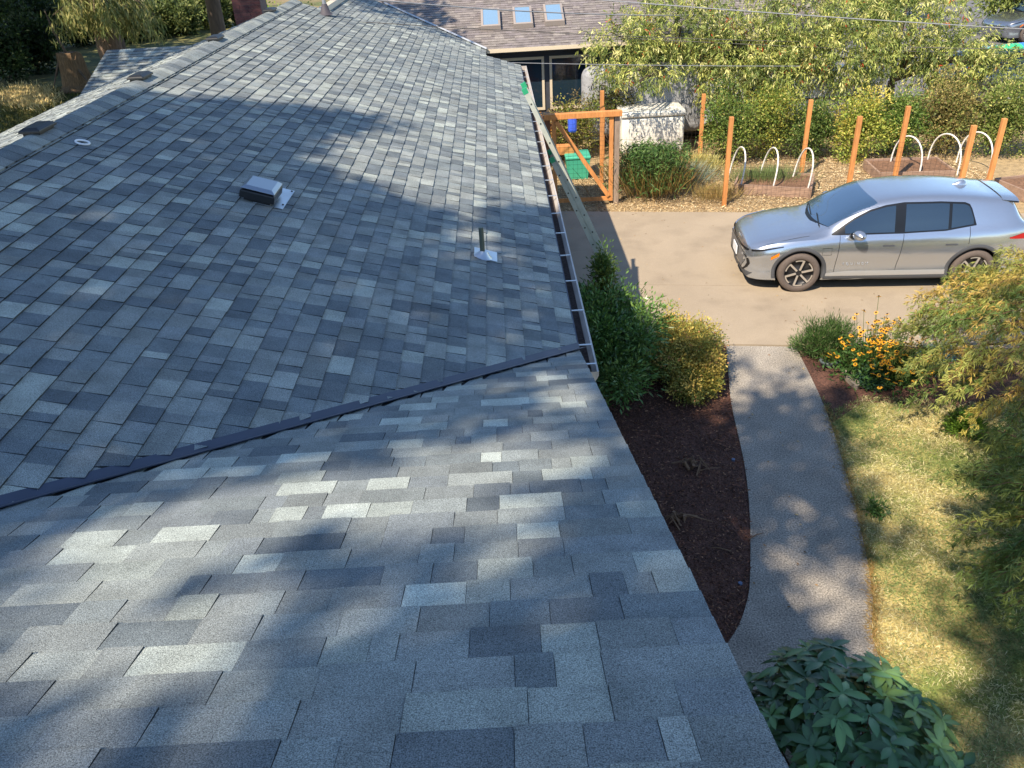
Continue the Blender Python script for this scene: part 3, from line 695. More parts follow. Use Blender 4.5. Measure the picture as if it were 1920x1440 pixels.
# ================================================================== LADDER, FENCE, GARDEN
ALU = mat('ladder_fibreglass', S(172, 175, 164), .5, n1=(9, .08)); GREENP = mat('green_cap', S(40, 150, 105), .5)
LY = 11.9; pt_, pb_ = ay(985, 172, LY), ay(1118, 450, LY); dl_ = (pt_-pb_)/np.linalg.norm(pt_-pb_)
foot = pb_-dl_*(pb_[2]/dl_[2]); Lf = np.linalg.norm(pt_-foot); perp = np.array([-dl_[2], 0, dl_[0]])   # towards the house
if perp[0] > 0: perp = -perp
lad = empty('extension_ladder', tuple(foot), 'grey extension ladder with green end caps leaning on the gutter', 'ladder')
DARKH = mat('rung_end', S(22, 24, 22), .6)
for nm, off, l0, l1, wd in (('fly_section', 0., .8, Lf, .40), ('base_section', .075, 0.0, Lf-1.05, .44)):
    m = MB()
    for sg in (0, 1):
        yy = LY+sg*wd; a = foot+perp*off+dl_*l0; b = foot+perp*off+dl_*l1; a[1] = b[1] = yy
        m.beam(a, b, .028, .066, up=tuple(perp))
    sec_ = m.build(nm, ALU, lad)
    k = l0+.18
    while k < l1-.1:
        a = foot+perp*off+dl_*k; m = MB(); m.tube([(a[0], LY-.016, a[2]), (a[0], LY+wd+.016, a[2])], .018, 10); m.build('rung', ALU, sec_, smooth=True)
        m = MB(); m.tube([(a[0], LY-.0165, a[2]), (a[0], LY-.018, a[2])], .012, 10); m.build('rung_end', DARKH, sec_)
        k += .305
    for sg in (0, 1):
        e = foot+perp*off+dl_*(l1-.03); e2 = foot+perp*off+dl_*(l1+.05); e[1] = e2[1] = LY+sg*wd
        m = MB(); m.beam(e, e2, .036, .076, up=tuple(perp)); m.build('end_cap', GREENP, sec_)
    if nm == 'base_section':
        for sg in (0, 1):
            m = MB(); m.box((foot[0]-.08, LY+sg*wd-.03, 0.004), (foot[0]+.06, LY+sg*wd+.03, .05)); m.build('shoe', DARKH, sec_)

CEDAR = mat('cedar_post', S(198, 134, 76), .8, n1=(5, .18), n2=(40, .15), wscale=(1, 1, .15), bump=(60, .3, .004))
GREYW = mat('weathered_wood', S(146, 128, 112), .85, n1=(6, .18), n2=(50, .2), wscale=(1, 1, .15))
POSTS = [((1372, 219), 1.94, 'cedar post rising beside the end of the planked bed near the car bonnet', 0), ((1613, 218), 1.94, 'cedar post standing directly behind the windscreen of the silver car', 0), ((1827, 235), 1.86, 'cedar post just behind the rear of the silver car roof', 0),
         ((1320, 176), 1.72, 'cedar post at the right corner of the white tote', 1), ((1521, 187), 1.80, 'tall cedar post behind the third white hoop', 1), ((1704, 199), 1.80, 'cedar post in the hedge above the middle of the car roof', 1), ((1884, 222), 1.80, 'vine-wrapped cedar post furthest towards the street', 1),
         ((1129, 170), 2.2, 'cedar post rising behind the gate beam', 1), ((1122, 262), 1.0, 'short cedar post inside the garden behind the gate brace', 1)]
fr, bk = [], []
for (px, py), h, lb, row in POSTS:
    q = gp(px, py, h)
    if px == 1122: q = np.array([2.75, 22.0, 1.0]); h = 1.35
    m = MB(); m.box((q[0]-.045, q[1]-.045, -.05), (q[0]+.045, q[1]+.045, h)); o = m.build('fence_post', CEDAR, bevel=.006)
    tag(o, lb, 'post', 'cedar fence posts')
    if px not in (1129, 1122): (bk if row else fr).append(q)
WIRE = mat('fence_wire', S(58, 50, 46), .6, metal=.3)
def wire(name, a, b, h0, h1, label, sx=.10, sz=.10, r=.0022):
    m = MB(); a = np.array(a[:2]); b = np.array(b[:2]); L = np.linalg.norm(b-a)
    for t_ in np.arange(0, L, sx): q = a+(b-a)*t_/L; m.tube([(q[0], q[1], h0), (q[0], q[1], h1)], r, 3, cap=False)
    for z in np.arange(h0, h1+.01, sz): m.tube([(a[0], a[1], z), (b[0], b[1], z)], r, 3, cap=False)
    o = m.build(name, WIRE); 
    if label: tag(o, label, 'wire fence')
    return o
gl, gr = np.array([1.24, 18.3]), np.array([2.50, 18.3])
wire('wire_fence', (2.62, 18.32), fr[0], .05, 1.5, 'wire mesh run between the grey gate post and the first cedar post')
wire('wire_fence', fr[0], fr[1], .05, 1.5, 'wire mesh run between the cedar posts behind the car bonnet')
wire('wire_fence', fr[1], fr[2], .05, 1.5, 'wire mesh run between the cedar posts behind the car roof')
wire('wire_fence', (3.4, 21.6), bk[0], .05, 1.5, 'wire mesh run beside the white tote')
wire('wire_fence', bk[0], bk[1], .05, 1.5, 'wire mesh run covered by vines behind the hooped bed')
m = MB(); m.box((2.545, 18.26, -.05), (2.66, 18.37, 1.98)); tag(m.build('gate_post', GREYW, bevel=.006), 'weathered grey post at the right of the garden gate', 'post')
m = MB(); m.box((1.0, 18.28, -.05), (1.12, 18.38, 2.05)); tag(m.build('gate_post', mat('dark_cedar', S(120, 76, 52), .8, n1=(5, .2), wscale=(1, 1, .15))), 'dark brown post left of the garden gate behind the ladder', 'post')
gate = empty('garden_gate', (1.8, 18.3, 0), 'cedar framed garden gate with diagonal brace and wire mesh', 'gate')
for nm, a, b in (('stile', (1.20, 18.25, .08), (1.20, 18.25, 1.98)), ('stile', (2.47, 18.25, .08), (2.47, 18.25, 1.98)), ('bottom_rail', (1.246, 18.25, .14), (2.424, 18.25, .14)), ('brace', (1.25, 18.245, 1.93), (2.42, 18.245, .20))):
    m = MB(); m.beam(a, b, .09, .04 if nm != 'brace' else .09, up=(0, 1, 0) if nm != 'brace' else (0, 1, 0)); m.build(nm, CEDAR, gate)
m = MB(); m.box((.98, 18.18, 1.985), (2.70, 18.33, 2.10)); tag(m.build('gate_beam', CEDAR, bevel=.005), 'cedar beam laid across the top of the garden gate', 'beam')
attach(wire('wire_mesh', (1.22, 18.28), (2.46, 18.28), .15, 1.95, None), gate)
def rbox(name, mt, lo, hi, r, label, cat, sag=0., seg=5, par=None):
    bm = bmesh.new(); bmesh.ops.create_cube(bm, size=1); lo = np.array(lo, float); hi = np.array(hi, float)
    for v in bm.verts: v.co = Vector((lo+hi)/2+np.array(v.co)*(hi-lo))
    bmesh.ops.bevel(bm, geom=bm.edges[:], offset=r, segments=seg, affect='EDGES', profile=.5)
    me = bpy.data.meshes.new(name); bm.to_mesh(me); bm.free(); me.polygons.foreach_set('use_smooth', [True]*len(me.polygons)); me.materials.append(mt)
    o = bpy.data.objects.new(name, me); col.objects.link(o)
    if par is not None: attach(o, par)
    return tag(o, label, cat)
# white tote
TOTE = mat('tote_plastic', S(226, 224, 214), .5, n1=(3, .06)); a, b = ay(1166, 240, 21.9), ay(1284, 240, 21.9); ztop = ay(1225, 209, 21.9)[2]
tt = empty('water_tote', ((a[0]+b[0])/2, 22.3, 0), 'white plastic water tote dappled with leaf shadow behind the gate', 'tank')
rbox('tank', TOTE, (a[0], 21.9, .1), (b[0], 22.9, ztop-.16), .07, None, None, par=tt)
rbox('lid', TOTE, (a[0]-.02, 21.87, ztop-.145), (b[0]+.02, 22.93, ztop), .05, None, None, par=tt)
m = MB(); m.box((a[0], 21.93, 0), (b[0], 22.9, .1)); m.build('pallet', GREYW, tt)
# teal bin
bn = empty('compost_bin', (2.02, 20.45, 0), 'teal plastic bin with sloped lid behind the ladder', 'bin'); TEAL = mat('teal_plastic', S(70, 170, 140), .5, n1=(5, .06)); bp = gp(1085, 338); bx, by = bp[0], bp[1]+.1
m = MB(); m.grid([[(bx-.24, by, 0), (bx+.24, by, 0), (bx+.24, by+.45, 0), (bx-.24, by+.45, 0)], [(bx-.30, by-.05, .5), (bx+.30, by-.05, .5), (bx+.30, by+.6, .5), (bx-.30, by+.6, .5)]], close=True); m.face([(bx-.30, by-.05, .5), (bx+.30, by-.05, .5), (bx+.30, by+.6, .5), (bx-.30, by+.6, .5)]); m.build('bucket', TEAL, bn)
rbox('lid', TEAL, (bx-.32, by-.07, .505), (bx+.32, by+.62, .58), .03, None, None, par=bn)
# raised beds and hoops
PVC = mat('pvc_pipe', S(226, 222, 214), .45); PLK = mat('bed_plank', S(150, 124, 106), .85, n1=(5, .2), n2=(30, .15), wscale=(.3, 1, 1)); SOIL = mat('bed_soil', S(118, 88, 66), .95, n1=(20, .4), bump=(40, .8, .02))
def raised(p0, p1, dy, label, h=.24):
    c = (p0+p1)/2; r = empty('raised_bed', (c[0], c[1]+dy/2, 0), label, 'raised bed'); dx = p1[:2]-p0[:2]; n_ = np.array([-dx[1], dx[0]])/np.linalg.norm(dx)
    q = [p0[:2], p1[:2], p1[:2]+n_*dy, p0[:2]+n_*dy]
    for i in range(4):
        a, b = q[i], q[(i+1) % 4]
        m = MB(); m.beam((*a, h/2-.02), (*b, h/2-.02), .045, h); m.build('plank', PLK, r)
    m = MB(); m.face([(*lerp(c[:2]+n_*dy/2, k, .97), h-.07) for k in q]); m.build('soil', SOIL, r)
    return q, n_
q1, n1_ = raised(gp(1376, 362), gp(1518, 371), 1.15, 'planked raised bed with three white hoops beyond the car bonnet')
q2, n2_ = raised(np.array([8.9, 18.75, 0]), np.array([10.6, 18.6, 0]), 1.15, 'planked raised bed with hoops hidden behind the car roof')
q3, n3_ = raised(gp(1862, 352), gp(1975, 400), 1.3, 'empty planked raised bed beyond the rear of the car')
HL = ['white pvc hoop nearest the first cedar post', 'white pvc hoop in the middle of the planked bed', 'white pvc hoop crossing the tall cedar post', 'white pvc hoop above the middle of the car roof', 'white pvc hoop left of the cedar post behind the car', 'white pvc hoop between the two posts behind the car rear']
def hoop(a, b, h, lb, lean=(0, 0)):
    m = MB(); a = np.array(a); b = np.array(b); pts = []
    for t_ in np.linspace(0, math.pi, 17):
        q = (a+b)/2+(a-b)/2*math.cos(t_); k = math.sin(t_)**.62
        pts.append((q[0]+lean[0]*k, q[1]+lean[1]*k, .05+h*k))
    m.tube(pts, .019, 8); tag(m.build('bed_hoop', PVC, None, smooth=True), lb, 'hoop', 'white bed hoops')
for k, t_ in enumerate((.07, .5, .95)):
    a = lerp(q1[0], q1[1], t_); hoop(a+n1_*.06, a+n1_*1.15-np.array([.42, 0]), .86+.02*k, HL[k], (.14, 0))
for k, (px0, px1, pt) in enumerate((((1722, 331), (1688, 331), 284), ((1792, 335), (1748, 333), 289), ((1846, 348), (1816, 340), 297))):
    a = ay(px0[0], px0[1], 18.8); 
    hoop((a[0]-.02, 18.75), (a[0]-.28, 19.75), .84, HL[3+k], (.03, 0))
# things beyond the fence
TARP = mat('grey_tarp', S(150, 152, 156), .7, n1=(2, .06), bump=(6, .6, .06))
a, b = ay(1092, 150, 23.0), ay(1300, 150, 23.0)
o = rbox('covered_boat', TARP, (a[0], 22.95, .3), (b[0]+.4, 23.6, ay(1180, 124, 23.0)[2]), .28, 'grey tarp-covered bulk against the neighbour wall behind the trees', 'cover', seg=6)
CAMP = mat('camper_white', S(214, 216, 220), .5, n1=(2, .05))
cmp_ = empty('camper_trailer', (8, 23.6, 0), 'white trailer body showing through the hedge and tree leaves', 'trailer')
rbox('shell', CAMP, (5.6, 23.0, .45), (10.6, 24.0, 1.75), .16, None, None, par=cmp_)
m = MB(); m.box((5.7, 22.99, 1.02), (10.5, 22.998, 1.08)); m.build('belt_trim', GREYW, cmp_)
m = MB(); m.tube([(8.0, 22.98, .33), (8.0, 23.2, .33)], .33, 24); m.build('wheel', TYRE, cmp_)
sv = gp(1850, 200)
car('parked_car', 'dark grey estate car parked at the street with a kayak on its roof', (18.6, 26.0, 0), math.pi+.06, paint('dark_paint', S(96, 100, 108)), False)
car('parked_car', 'silver car at the far right edge of the street', (20.9, 36.3, 0), .25, paint('pale_paint', S(150, 154, 160)), False)
kk = empty('kayak', (16.2, 25.0, 1.75), 'blue and green kayak strapped on the parked grey car roof', 'kayak')
for nm, x0, x1, c in (('green_half', 14.3, 15.2, S(60, 175, 120)), ('blue_half', 15.2, 16.6, S(60, 130, 215))):
    m = MB(); rows = []
    for x in np.linspace(x0, x1, 10):
        t_ = (x-14.3)/2.3; r_ = .02+.16*math.sin(math.pi*min(max(t_, .0), 1))**.6; rows.append([(x, 24.9+1.6*r_*math.cos(k), 1.76+r_*.6*math.sin(k)) for k in np.linspace(0, 2*math.pi, 11)[:-1]])
    m.grid(rows, close=True); m.build(nm, mat(nm+'_plastic', c, .4), kk, smooth=True)
# overhead cables
CAB = mat('cable_grey', S(140, 142, 146), .5); CABD = mat('cable_dark', S(92, 88, 84), .6)
def cable(pts, r, mt, lb, sag=.12):
    P0, P1 = np.array(pts[0]), np.array(pts[1]); m = MB()
    m.tube([P0+(P1-P0)*t_-np.array([0, 0, sag*4*t_*(1-t_)]) for t_ in np.linspace(0, 1, 21)], r, 6)
    tag(m.build('overhead_cable', mt, None, smooth=True), lb, 'cable', 'overhead cables')
cable((ay(1030, -8, 20), ay(2100, 64, 20)), .012, CAB, 'thick pale overhead cable crossing the top of the fruit tree', .05)
cable(((-3.12, 17.0, zr+.12), ay(1330, 28, 23)), .013, CAB, 'pale service cable running from the roof mast over the skylights', .12)
cable((ay(660, 40, 17.3), ay(1500, 78, 22)), .008, CABD, 'thin dark cable passing below the skylights', .05)
cable((ay(1150, 70, 22), ay(2100, 108, 22)), .009, CABD, 'thin dark cable through the middle of the fruit tree crown', .05)
cable((ay(930, 117, 18.5), ay(1500, 124, 21)), .008, CAB, 'thin pale cable in front of the dark neighbour windows', .02)
cable((ay(1700, 88, 21), ay(2100, 93, 21)), .009, CABD, 'thin dark cable over the street above the parked car', .02)

# ================================================================== PLANTS
def stems(root, pts, r0=.012, mt=BARK, nm='stem', sides=5):
    for a, b in pts:
        m = MB(); a = np.array(a, float); b = np.array(b, float); mid = (a+b)/2+rng.normal(size=3)*.06*np.linalg.norm(b-a)
        m.tube([a, mid, b], [r0, r0*.75, r0*.35], sides); m.build(nm, mt, root, smooth=True)
def bush(name, label, cat, c, r, n, L, W, cols, group=None, nclump=60, droop=.3, mt=LEAF, base=None, nst=7, clump=.22, shell=.5, upb=.4, tips=None, inner=.5):
    """leaves in clumps over an uneven dome; darker leaves fill the inside"""
    base = (c[0], c[1], 0) if base is None else base
    root = empty(name, base, label, cat, group); c = np.array(c, float); r = np.array(r, float)
    K, dK = blob_pts(nclump, c, r*.92, shell); K[:, 2] = np.maximum(K[:, 2], .08)
    lump = 1+.22*np.sin(dK[:, :1]*5+c[0])*np.cos(dK[:, 1:2]*4+c[1]); K = c+(K-c)*lump
    ci = rng.integers(0, nclump, n); off = rng.normal(size=(n, 3))*clump*r.mean()
    P = K[ci]+off; P[:, 2] = np.maximum(P[:, 2], .03)
    D = unit(off+.4*dK[ci]*clump)+np.array([0, 0, upb])+rng.normal(size=(n, 3))*.4
    cc = pick(cols, nclump, .12)[ci]*(1+rng.normal(size=(n, 1))*.16)
    if tips is not None:
        f = (rng.random(n) < tips[1]); cc[f] = pick([tips[0]], f.sum(), .15)
    leaf_obj('foliage', P, D, L*rng.uniform(.6, 1.25, n), W*rng.uniform(.7, 1.2, n), np.clip(cc, .004, 1), mt, root, droop=droop)
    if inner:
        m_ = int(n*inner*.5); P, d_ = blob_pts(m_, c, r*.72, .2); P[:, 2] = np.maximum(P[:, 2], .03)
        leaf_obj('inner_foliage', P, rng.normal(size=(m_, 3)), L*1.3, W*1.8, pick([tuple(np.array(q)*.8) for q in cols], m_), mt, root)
    stems(root, [((base[0]+random.uniform(-.08, .08), base[1]+random.uniform(-.08, .08), 0), K[k]) for k in rng.choice(nclump, min(nst, nclump), replace=False)], .016*max(r.mean(), .5))
    return root
G1, G2, G3, G4 = S(62, 92, 44), S(78, 108, 52), S(46, 74, 40), S(104, 122, 58)
YG, YY, OL = S(150, 158, 72), S(196, 172, 84), S(120, 118, 60)
bush('shrub', 'dark green shrub with narrow whorled leaves between gutter and drive', 'shrub', (1.34, 10.5, .70), (.78, 1.38, .74), 19000, .10, .026, [S(84, 120, 60), S(110, 136, 66), S(98, 130, 64), S(72, 104, 52)], nclump=130, droop=.5, clump=.13, mt=GLOSSY, upb=.6)
bush('shrub', 'upright leafy shoot catching the sun beside the ladder foot', 'shrub', (1.42, 11.1, 1.25), (.17, .2, .62), 1800, .08, .018, [G2, YG, G4], nclump=40, droop=.4, clump=.16, upb=.7)
bush('shrub', 'golden small-leaved rounded shrub at the corner of drive and walkway', 'shrub', (2.50, 10.35, .40), (.60, .98, .47), 26000, .038, .021, [S(186, 170, 84), S(160, 158, 82), S(128, 140, 76), S(206, 182, 96)], nclump=170, droop=.1, clump=.10, tips=(S(206, 150, 100), .06))
bush('shrub', 'low clipped yellow green shrub at the edge of the dark mulch', 'shrub', (2.58, 9.72, .22), (.42, .34, .26), 4200, .034, .018, [S(140, 142, 66), S(112, 122, 60), S(166, 150, 70)], nclump=60, droop=.1, clump=.13)
# rhododendron: long leaves in whorls
rd = empty('rhododendron', (2.15, 3.6, 0), 'rhododendron with long dark leaves in whorls at the bottom edge', 'shrub')
NW = 520; K, dK = blob_pts(NW, (2.20, 3.55, .60), (.80, .88, .95), .62); K = K[K[:, 2] > .25]; NW = len(K); dK = unit(K-np.array([2.12, 3.55, .3]))
P, D, C, Ls, NRM = [], [], [], [], []
for k in range(NW):
    nl = random.randint(7, 11); ax = unit(dK[k]+np.array([0, 0, .7])); t1 = unit(np.cross(ax, [1, .3, .2])); t2 = np.cross(ax, t1); cbase = np.array(random.choice([S(72, 106, 66), S(62, 94, 60), S(86, 122, 74), S(56, 86, 58), S(96, 124, 70)]))
    for i in range(nl):
        a = 2*math.pi*i/nl+random.uniform(-.25, .25); el = random.uniform(-.1, .55)
        P.append(K[k]+rng.normal(size=3)*.008); D.append((t1*math.cos(a)+t2*math.sin(a))+ax*el); C.append(cbase*random.uniform(.8, 1.25)); Ls.append(random.uniform(.09, .20)); NRM.append(ax)
P, D, C, Ls, NRM = map(np.array, (P, D, C, Ls, NRM))
def broad_leaves(name, P, D, L, W, C, NR, m, parent, droop=.25):
    n = len(P); D = unit(D); side = unit(np.cross(D, NR)); up = np.cross(side, D); L = L[:, None]; W = W[:, None]
    rows = []; tt_ = (0, .22, .5, .78, 1.); ww_ = (.08, .62, 1., .72, .04)
    V = []
    for t_, w_ in zip(tt_, ww_):
        q = P+D*L*t_-np.array([0, 0, 1])*droop*L*t_*t_
        V += [q-side*W*.5*w_+up*W*.10*w_, q, q+side*W*.5*w_+up*W*.10*w_]
    V = np.stack(V, 1); F = []
    for i in range(4):
        for j in range(2): F.append([i*3+j, i*3+j+1, i*3+j+4, i*3+j+3])
    F = (np.arange(n)[:, None, None]*15+np.array(F)[None]).reshape(-1, 4)
    cc = np.repeat(C[:, None, :], 15, 1); cc[:, 1::3] *= 1.25
    return np_mesh(name, V.reshape(-1, 3), F, cc.reshape(-1, 3), m, parent, True)
big = np.argsort([((project(p_)[0]-1590)**2+(project(p_)[1]-1310)**2) for p_ in P])
broad_leaves('foliage', P, D, Ls, Ls*.36, C, NRM, GLOSSY, rd)
stems(rd, [((2.15+random.uniform(-.15, .15), 3.55+random.uniform(-.15, .15), 0), K[k]) for k in rng.choice(NW, 26, replace=False)], .014)
# japanese maples: feathery weeping sprays
def maple(label, c, r, nsp, trunk, cols, zmin=.35, seed=0):
    root = empty('japanese_maple', trunk, label, 'tree'); P, D, C, Ls = [], [], [], []; tw = MB()
    for k in range(nsp):
        a = random.uniform(0, 2*math.pi); el = random.random()**.7; d_ = np.array([math.cos(a), math.sin(a), 0]); 
        R_ = (1-.9*el**2)**.5*random.uniform(.55, 1.05); o_ = np.array(c)+np.array([d_[0]*r[0]*R_, d_[1]*r[1]*R_, r[2]*el*random.uniform(.75, 1.05)])
        out = unit(d_*np.array(r)+np.array([0, 0, .15]))[:]; spl = random.uniform(.25, .55); cb = np.array(random.choice(cols))*random.uniform(.85, 1.15)
        npt = 9; pts = [o_+out*spl*t_-np.array([0, 0, 1])*.30*spl*t_*t_*2 for t_ in np.linspace(0, 1, npt)]
        tw.tube([tuple(q) for q in pts[::4]], [.006, .004, .002], 4, cap=False)
        for q in pts:
            for j in range(5):
                dd_ = out*.6+rng.normal(size=3)*.55-np.array([0, 0, .35]); m0 = q+rng.normal(size=3)*.035
                ax = unit(dd_)
                for b in range(5):
                    P.append(m0); D.append(ax+rng.normal(size=3)*.42); C.append(cb*random.uniform(.75, 1.3)); Ls.append(random.uniform(.05, .095))
    P, D, C, Ls = map(np.array, (P, D, C, Ls)); k = P[:, 2] > zmin*.6
    leaf_obj('foliage', P[k], D[k], Ls[k], Ls[k]*.14, np.clip(C[k], .004, 1), LEAF, root, droop=.6)
    tw.build('twigs', mat('maple_twig', S(118, 84, 60), .8), root)['kind'] = 'stuff'
    top = np.array(c)+np.array([0, 0, r[2]*.5]); m = MB(); m.tube([trunk, lerp(trunk, top, .5)+np.array([.1, .05, 0]), top], [.07, .055, .035], 8); tr_ = m.build('trunk', BARK, root, smooth=True)
    for k in range(8):
        a = k*math.pi/4; e = np.array(c)+np.array([math.cos(a)*r[0]*.7, math.sin(a)*r[1]*.7, r[2]*.45]); m = MB(); m.tube([lerp(trunk, top, .6), lerp(lerp(trunk, top, .6), e, .55)+np.array([0, 0, .25]), e], [.035, .022, .008], 6); m.build('limb', BARK, tr_, smooth=True)
MC = [S(156, 160, 84), S(128, 146, 76), S(186, 172, 88), S(110, 130, 68), S(196, 170, 92)]
maple('weeping laceleaf japanese maple hiding the rear wheel of the car', (6.9, 8.6, .55), (1.75, 2.3, 1.5), 420, (6.95, 8.5, 0), MC)
maple('japanese maple overhanging the lawn at the right edge', (5.35, 4.9, .9), (1.25, 1.9, 1.05), 300, (5.9, 4.8, 0), MC[:2]+MC[3:4]+[S(112, 128, 62)])
# flower bed
bush('catmint_clump', 'soft green grassy clump beside the walkway joint', 'plant', (4.72, 10.72, .22), (.46, .34, .34), 7000, .09, .009, [G2, G1, S(92, 116, 66)], nclump=80, upb=1.4, clump=.16, tips=(S(150, 140, 110), .08), nst=3)
fl = empty('coneflower_clump', (5.35, 10.35, 0), 'tall clump of orange yellow black-eyed flowers at the drive edge', 'flowers')
n = 5200; P = np.c_[rng.normal(5.35, .30, n), rng.normal(10.15, .26, n), np.abs(rng.normal(.12, .11, n))]
leaf_obj('foliage', P, rng.normal(size=(n, 3))*.7+np.array([0, 0, .8]), .10*rng.uniform(.6, 1.3, n), .028, pick([G2, G1, S(70, 110, 50)], n), LEAF, fl, droop=.6)
YEL = mat('petal', attr=True, rough=.6, trans=.25); fm = None
def flower_mesh():
    m = MB()
    for k in range(11):
        a = 2*math.pi*k/11; ca, sa = math.cos(a), math.sin(a); c = (.95, .52, .03) if k % 2 else (.90, .44, .02)
        m.face([(.008*ca, .008*sa, 0), (.026*math.cos(a-.22), .026*math.sin(a-.22), -.003), (.040*ca, .040*sa, -.012), (.026*math.cos(a+.22), .026*math.sin(a+.22), -.003)], c)
    rows = [[(r_*math.cos(a), r_*math.sin(a), z) for a in np.linspace(0, 2*math.pi, 8)[:-1]] for r_, z in ((.013, -.002), (.013, .006), (.007, .013), (.001, .015))]
    m.grid(rows, (.035, .015, .008), close=True); return m
def flowers(root, spots):
    global fm
    for (x, y, z) in spots:
        if fm is None: fm = flower_mesh().build('flower', YEL, root); o = fm
        else: o = fm.copy(); col.objects.link(o); attach(o, root)
        o.location = (x, y, z); o.rotation_euler = (random.uniform(.1, .7), random.uniform(-.4, .4), random.uniform(0, 6)); k = random.uniform(.8, 1.15); o.scale = (k, k, k)
spots = []
for k in range(150):
    px, py = random.gauss(1652, 26), random.gauss(636, 27)
    if k > 100: px, py = random.gauss(1678, 40), random.gauss(688, 17)
    z = max(.34, min(.95, .36+(705-py)/118*.52)); q = gp(px, py, z); spots.append(tuple(q))
flowers(fl, spots)
ms_ = MB()
for q in spots: ms_.tube([(q[0]*.6+5.35*.4, q[1]*.6+10.2*.4, .05), (q[0]*.85+5.35*.15, q[1]*.85+10.2*.15, q[2]*.6), q], .004, 3, c=S(86, 104, 50), cap=False)
ms_.build('flower_stems', LEAF, fl)['kind'] = 'stuff'
pot = gp(1555, 684); pr_ = empty('flower_pot', (pot[0], pot[1], 0), 'low grey bowl of orange flowers on the mulch by the walkway', 'pot')
m = MB(); prof = [(.08, 0), (.13, .02), (.155, .07), (.15, .09), (.125, .085), (.11, .05), (.0, .05)]; m.grid([[(pot[0]+max(r_, .001)*math.cos(a), pot[1]+max(r_, .001)*.8*math.sin(a), z) for a in np.linspace(0, 2*math.pi, 21)[:-1]] for r_, z in prof], close=True); m.build('bowl', mat('glazed_grey', S(112, 124, 124), .4), pr_, smooth=True)
flowers(pr_, [tuple(gp(x, y, .30)) for x, y in ((1556, 663), (1570, 668), (1584, 653), (1552, 668), (1566, 662))])
n = 220; P = np.c_[rng.normal(pot[0], .05, n), rng.normal(pot[1], .05, n), rng.uniform(.05, .22, n)]; leaf_obj('foliage', P, rng.normal(size=(n, 3))*.5+np.array([0, 0, 1]), .07, .02, pick([G2, OL], n), LEAF, pr_)
m = MB(); st_ = smooth_line([gp(*q) for q in ((1578, 695), (1596, 700), (1612, 715), (1606, 730), (1585, 712))], 4); m.face([(q[0], q[1], .05) for q in st_]); m.face([(q[0], q[1], -.02) for q in st_][::-1])
for a, b in zip(st_, st_[1:]+st_[:1]): m.face([(a[0], a[1], .05), (a[0], a[1], -.02), (b[0], b[1], -.02), (b[0], b[1], .05)])
tag(m.build('stone', mat('stone', S(150, 140, 126), .9, n1=(12, .2))), 'flat pale stone edging the flowers near the walkway', 'stone')
bush('low_plant', 'bluish low leafy plant between stone and flowers', 'plant', (5.12, 9.78, .10), (.24, .18, .15), 1300, .06, .028, [S(70, 104, 80), S(58, 92, 64)], nclump=26, nst=2)
bush('low_plant', 'bright green tuft on the lawn under the maple', 'plant', (5.75, 8.55, .12), (.22, .2, .2), 1400, .07, .016, [S(110, 140, 50), S(90, 124, 48)], nclump=20, upb=1., nst=2)
bush('low_plant', 'pale blue plant half hidden by the maple at the drive edge', 'plant', (6.15, 10.2, .16), (.34, .22, .22), 1400, .05, .02, [S(140, 176, 180), S(110, 150, 150)], nclump=26, nst=2)
bush('low_plant', 'green weed growing in the lawn near the walkway', 'plant', (4.02, 7.05, .04), (.15, .15, .06), 200, .05, .02, [G1, G2], nclump=16, nst=1)
# garden plants
def blades(name, label, cat, c, r, n, L, W, cols, lean=.35, droop=.5, extra=None, mt=LEAF, leaf=None):
    root = empty(name, (c[0], c[1], 0), label, cat)
    P = np.c_[rng.normal(c[0], r[0]*.5, n), rng.normal(c[1], r[1]*.5, n), rng.uniform(0, .08, n)]; D = np.c_[(P[:, :2]-np.array(c[:2]))*lean/np.array(r[:2])+rng.normal(size=(n, 2))*.18, np.ones(n)]
    leaf_obj('blades', P, D, L*rng.uniform(.5, 1.1, n), W, pick(cols, n, .15), mt, root, droop=droop)
    if leaf:
        m_ = leaf[0]; P2 = np.c_[rng.normal(c[0], r[0]*.48, m_), rng.normal(c[1], r[1]*.48, m_), rng.uniform(.25, 1., m_)*L*.85]; leaf_obj('foliage', P2, rng.normal(size=(m_, 3))+np.array([0, 0, .2]), leaf[1], leaf[2], pick(leaf[3], m_), mt, root, droop=.7)
    return root
blades('leafy_crop', 'dense leafy green crop with brown lower stalks in front of the white tote', 'plant', (3.50, 18.75, 0), (.75, .65), 1000, 1.35, .016, [S(150, 120, 70), S(120, 112, 60)], leaf=(7000, .15, .026, [S(84, 116, 58), S(104, 132, 70), S(66, 98, 48)]))
blades('lavender_clump', 'silver grey lavender-like clump beside the white tote', 'plant', (4.42, 19.6, 0), (.52, .5), 3800, .55, .008, [S(150, 162, 146), S(128, 144, 130), S(168, 172, 150)])
blades('dry_grass_tuft', 'straw coloured tall grass around the first cedar post', 'grass', (4.9, 18.2, 0), (.5, .4), 1600, .38, .007, [S(200, 172, 116), S(176, 150, 96), S(150, 138, 80)])
blades('dry_grass_tuft', 'pale yellow flowering weeds behind the lavender clump', 'grass', (5.0, 20.4, 0), (.55, .6), 1500, .5, .012, [S(190, 176, 100), S(150, 150, 84), S(214, 204, 140)])
blades('herb_clump', 'grey green herbs growing inside the hooped raised bed', 'plant', (6.3, 19.1, .2), (.75, .4), 2200, .5, .008, [S(130, 146, 92), S(110, 130, 80)])
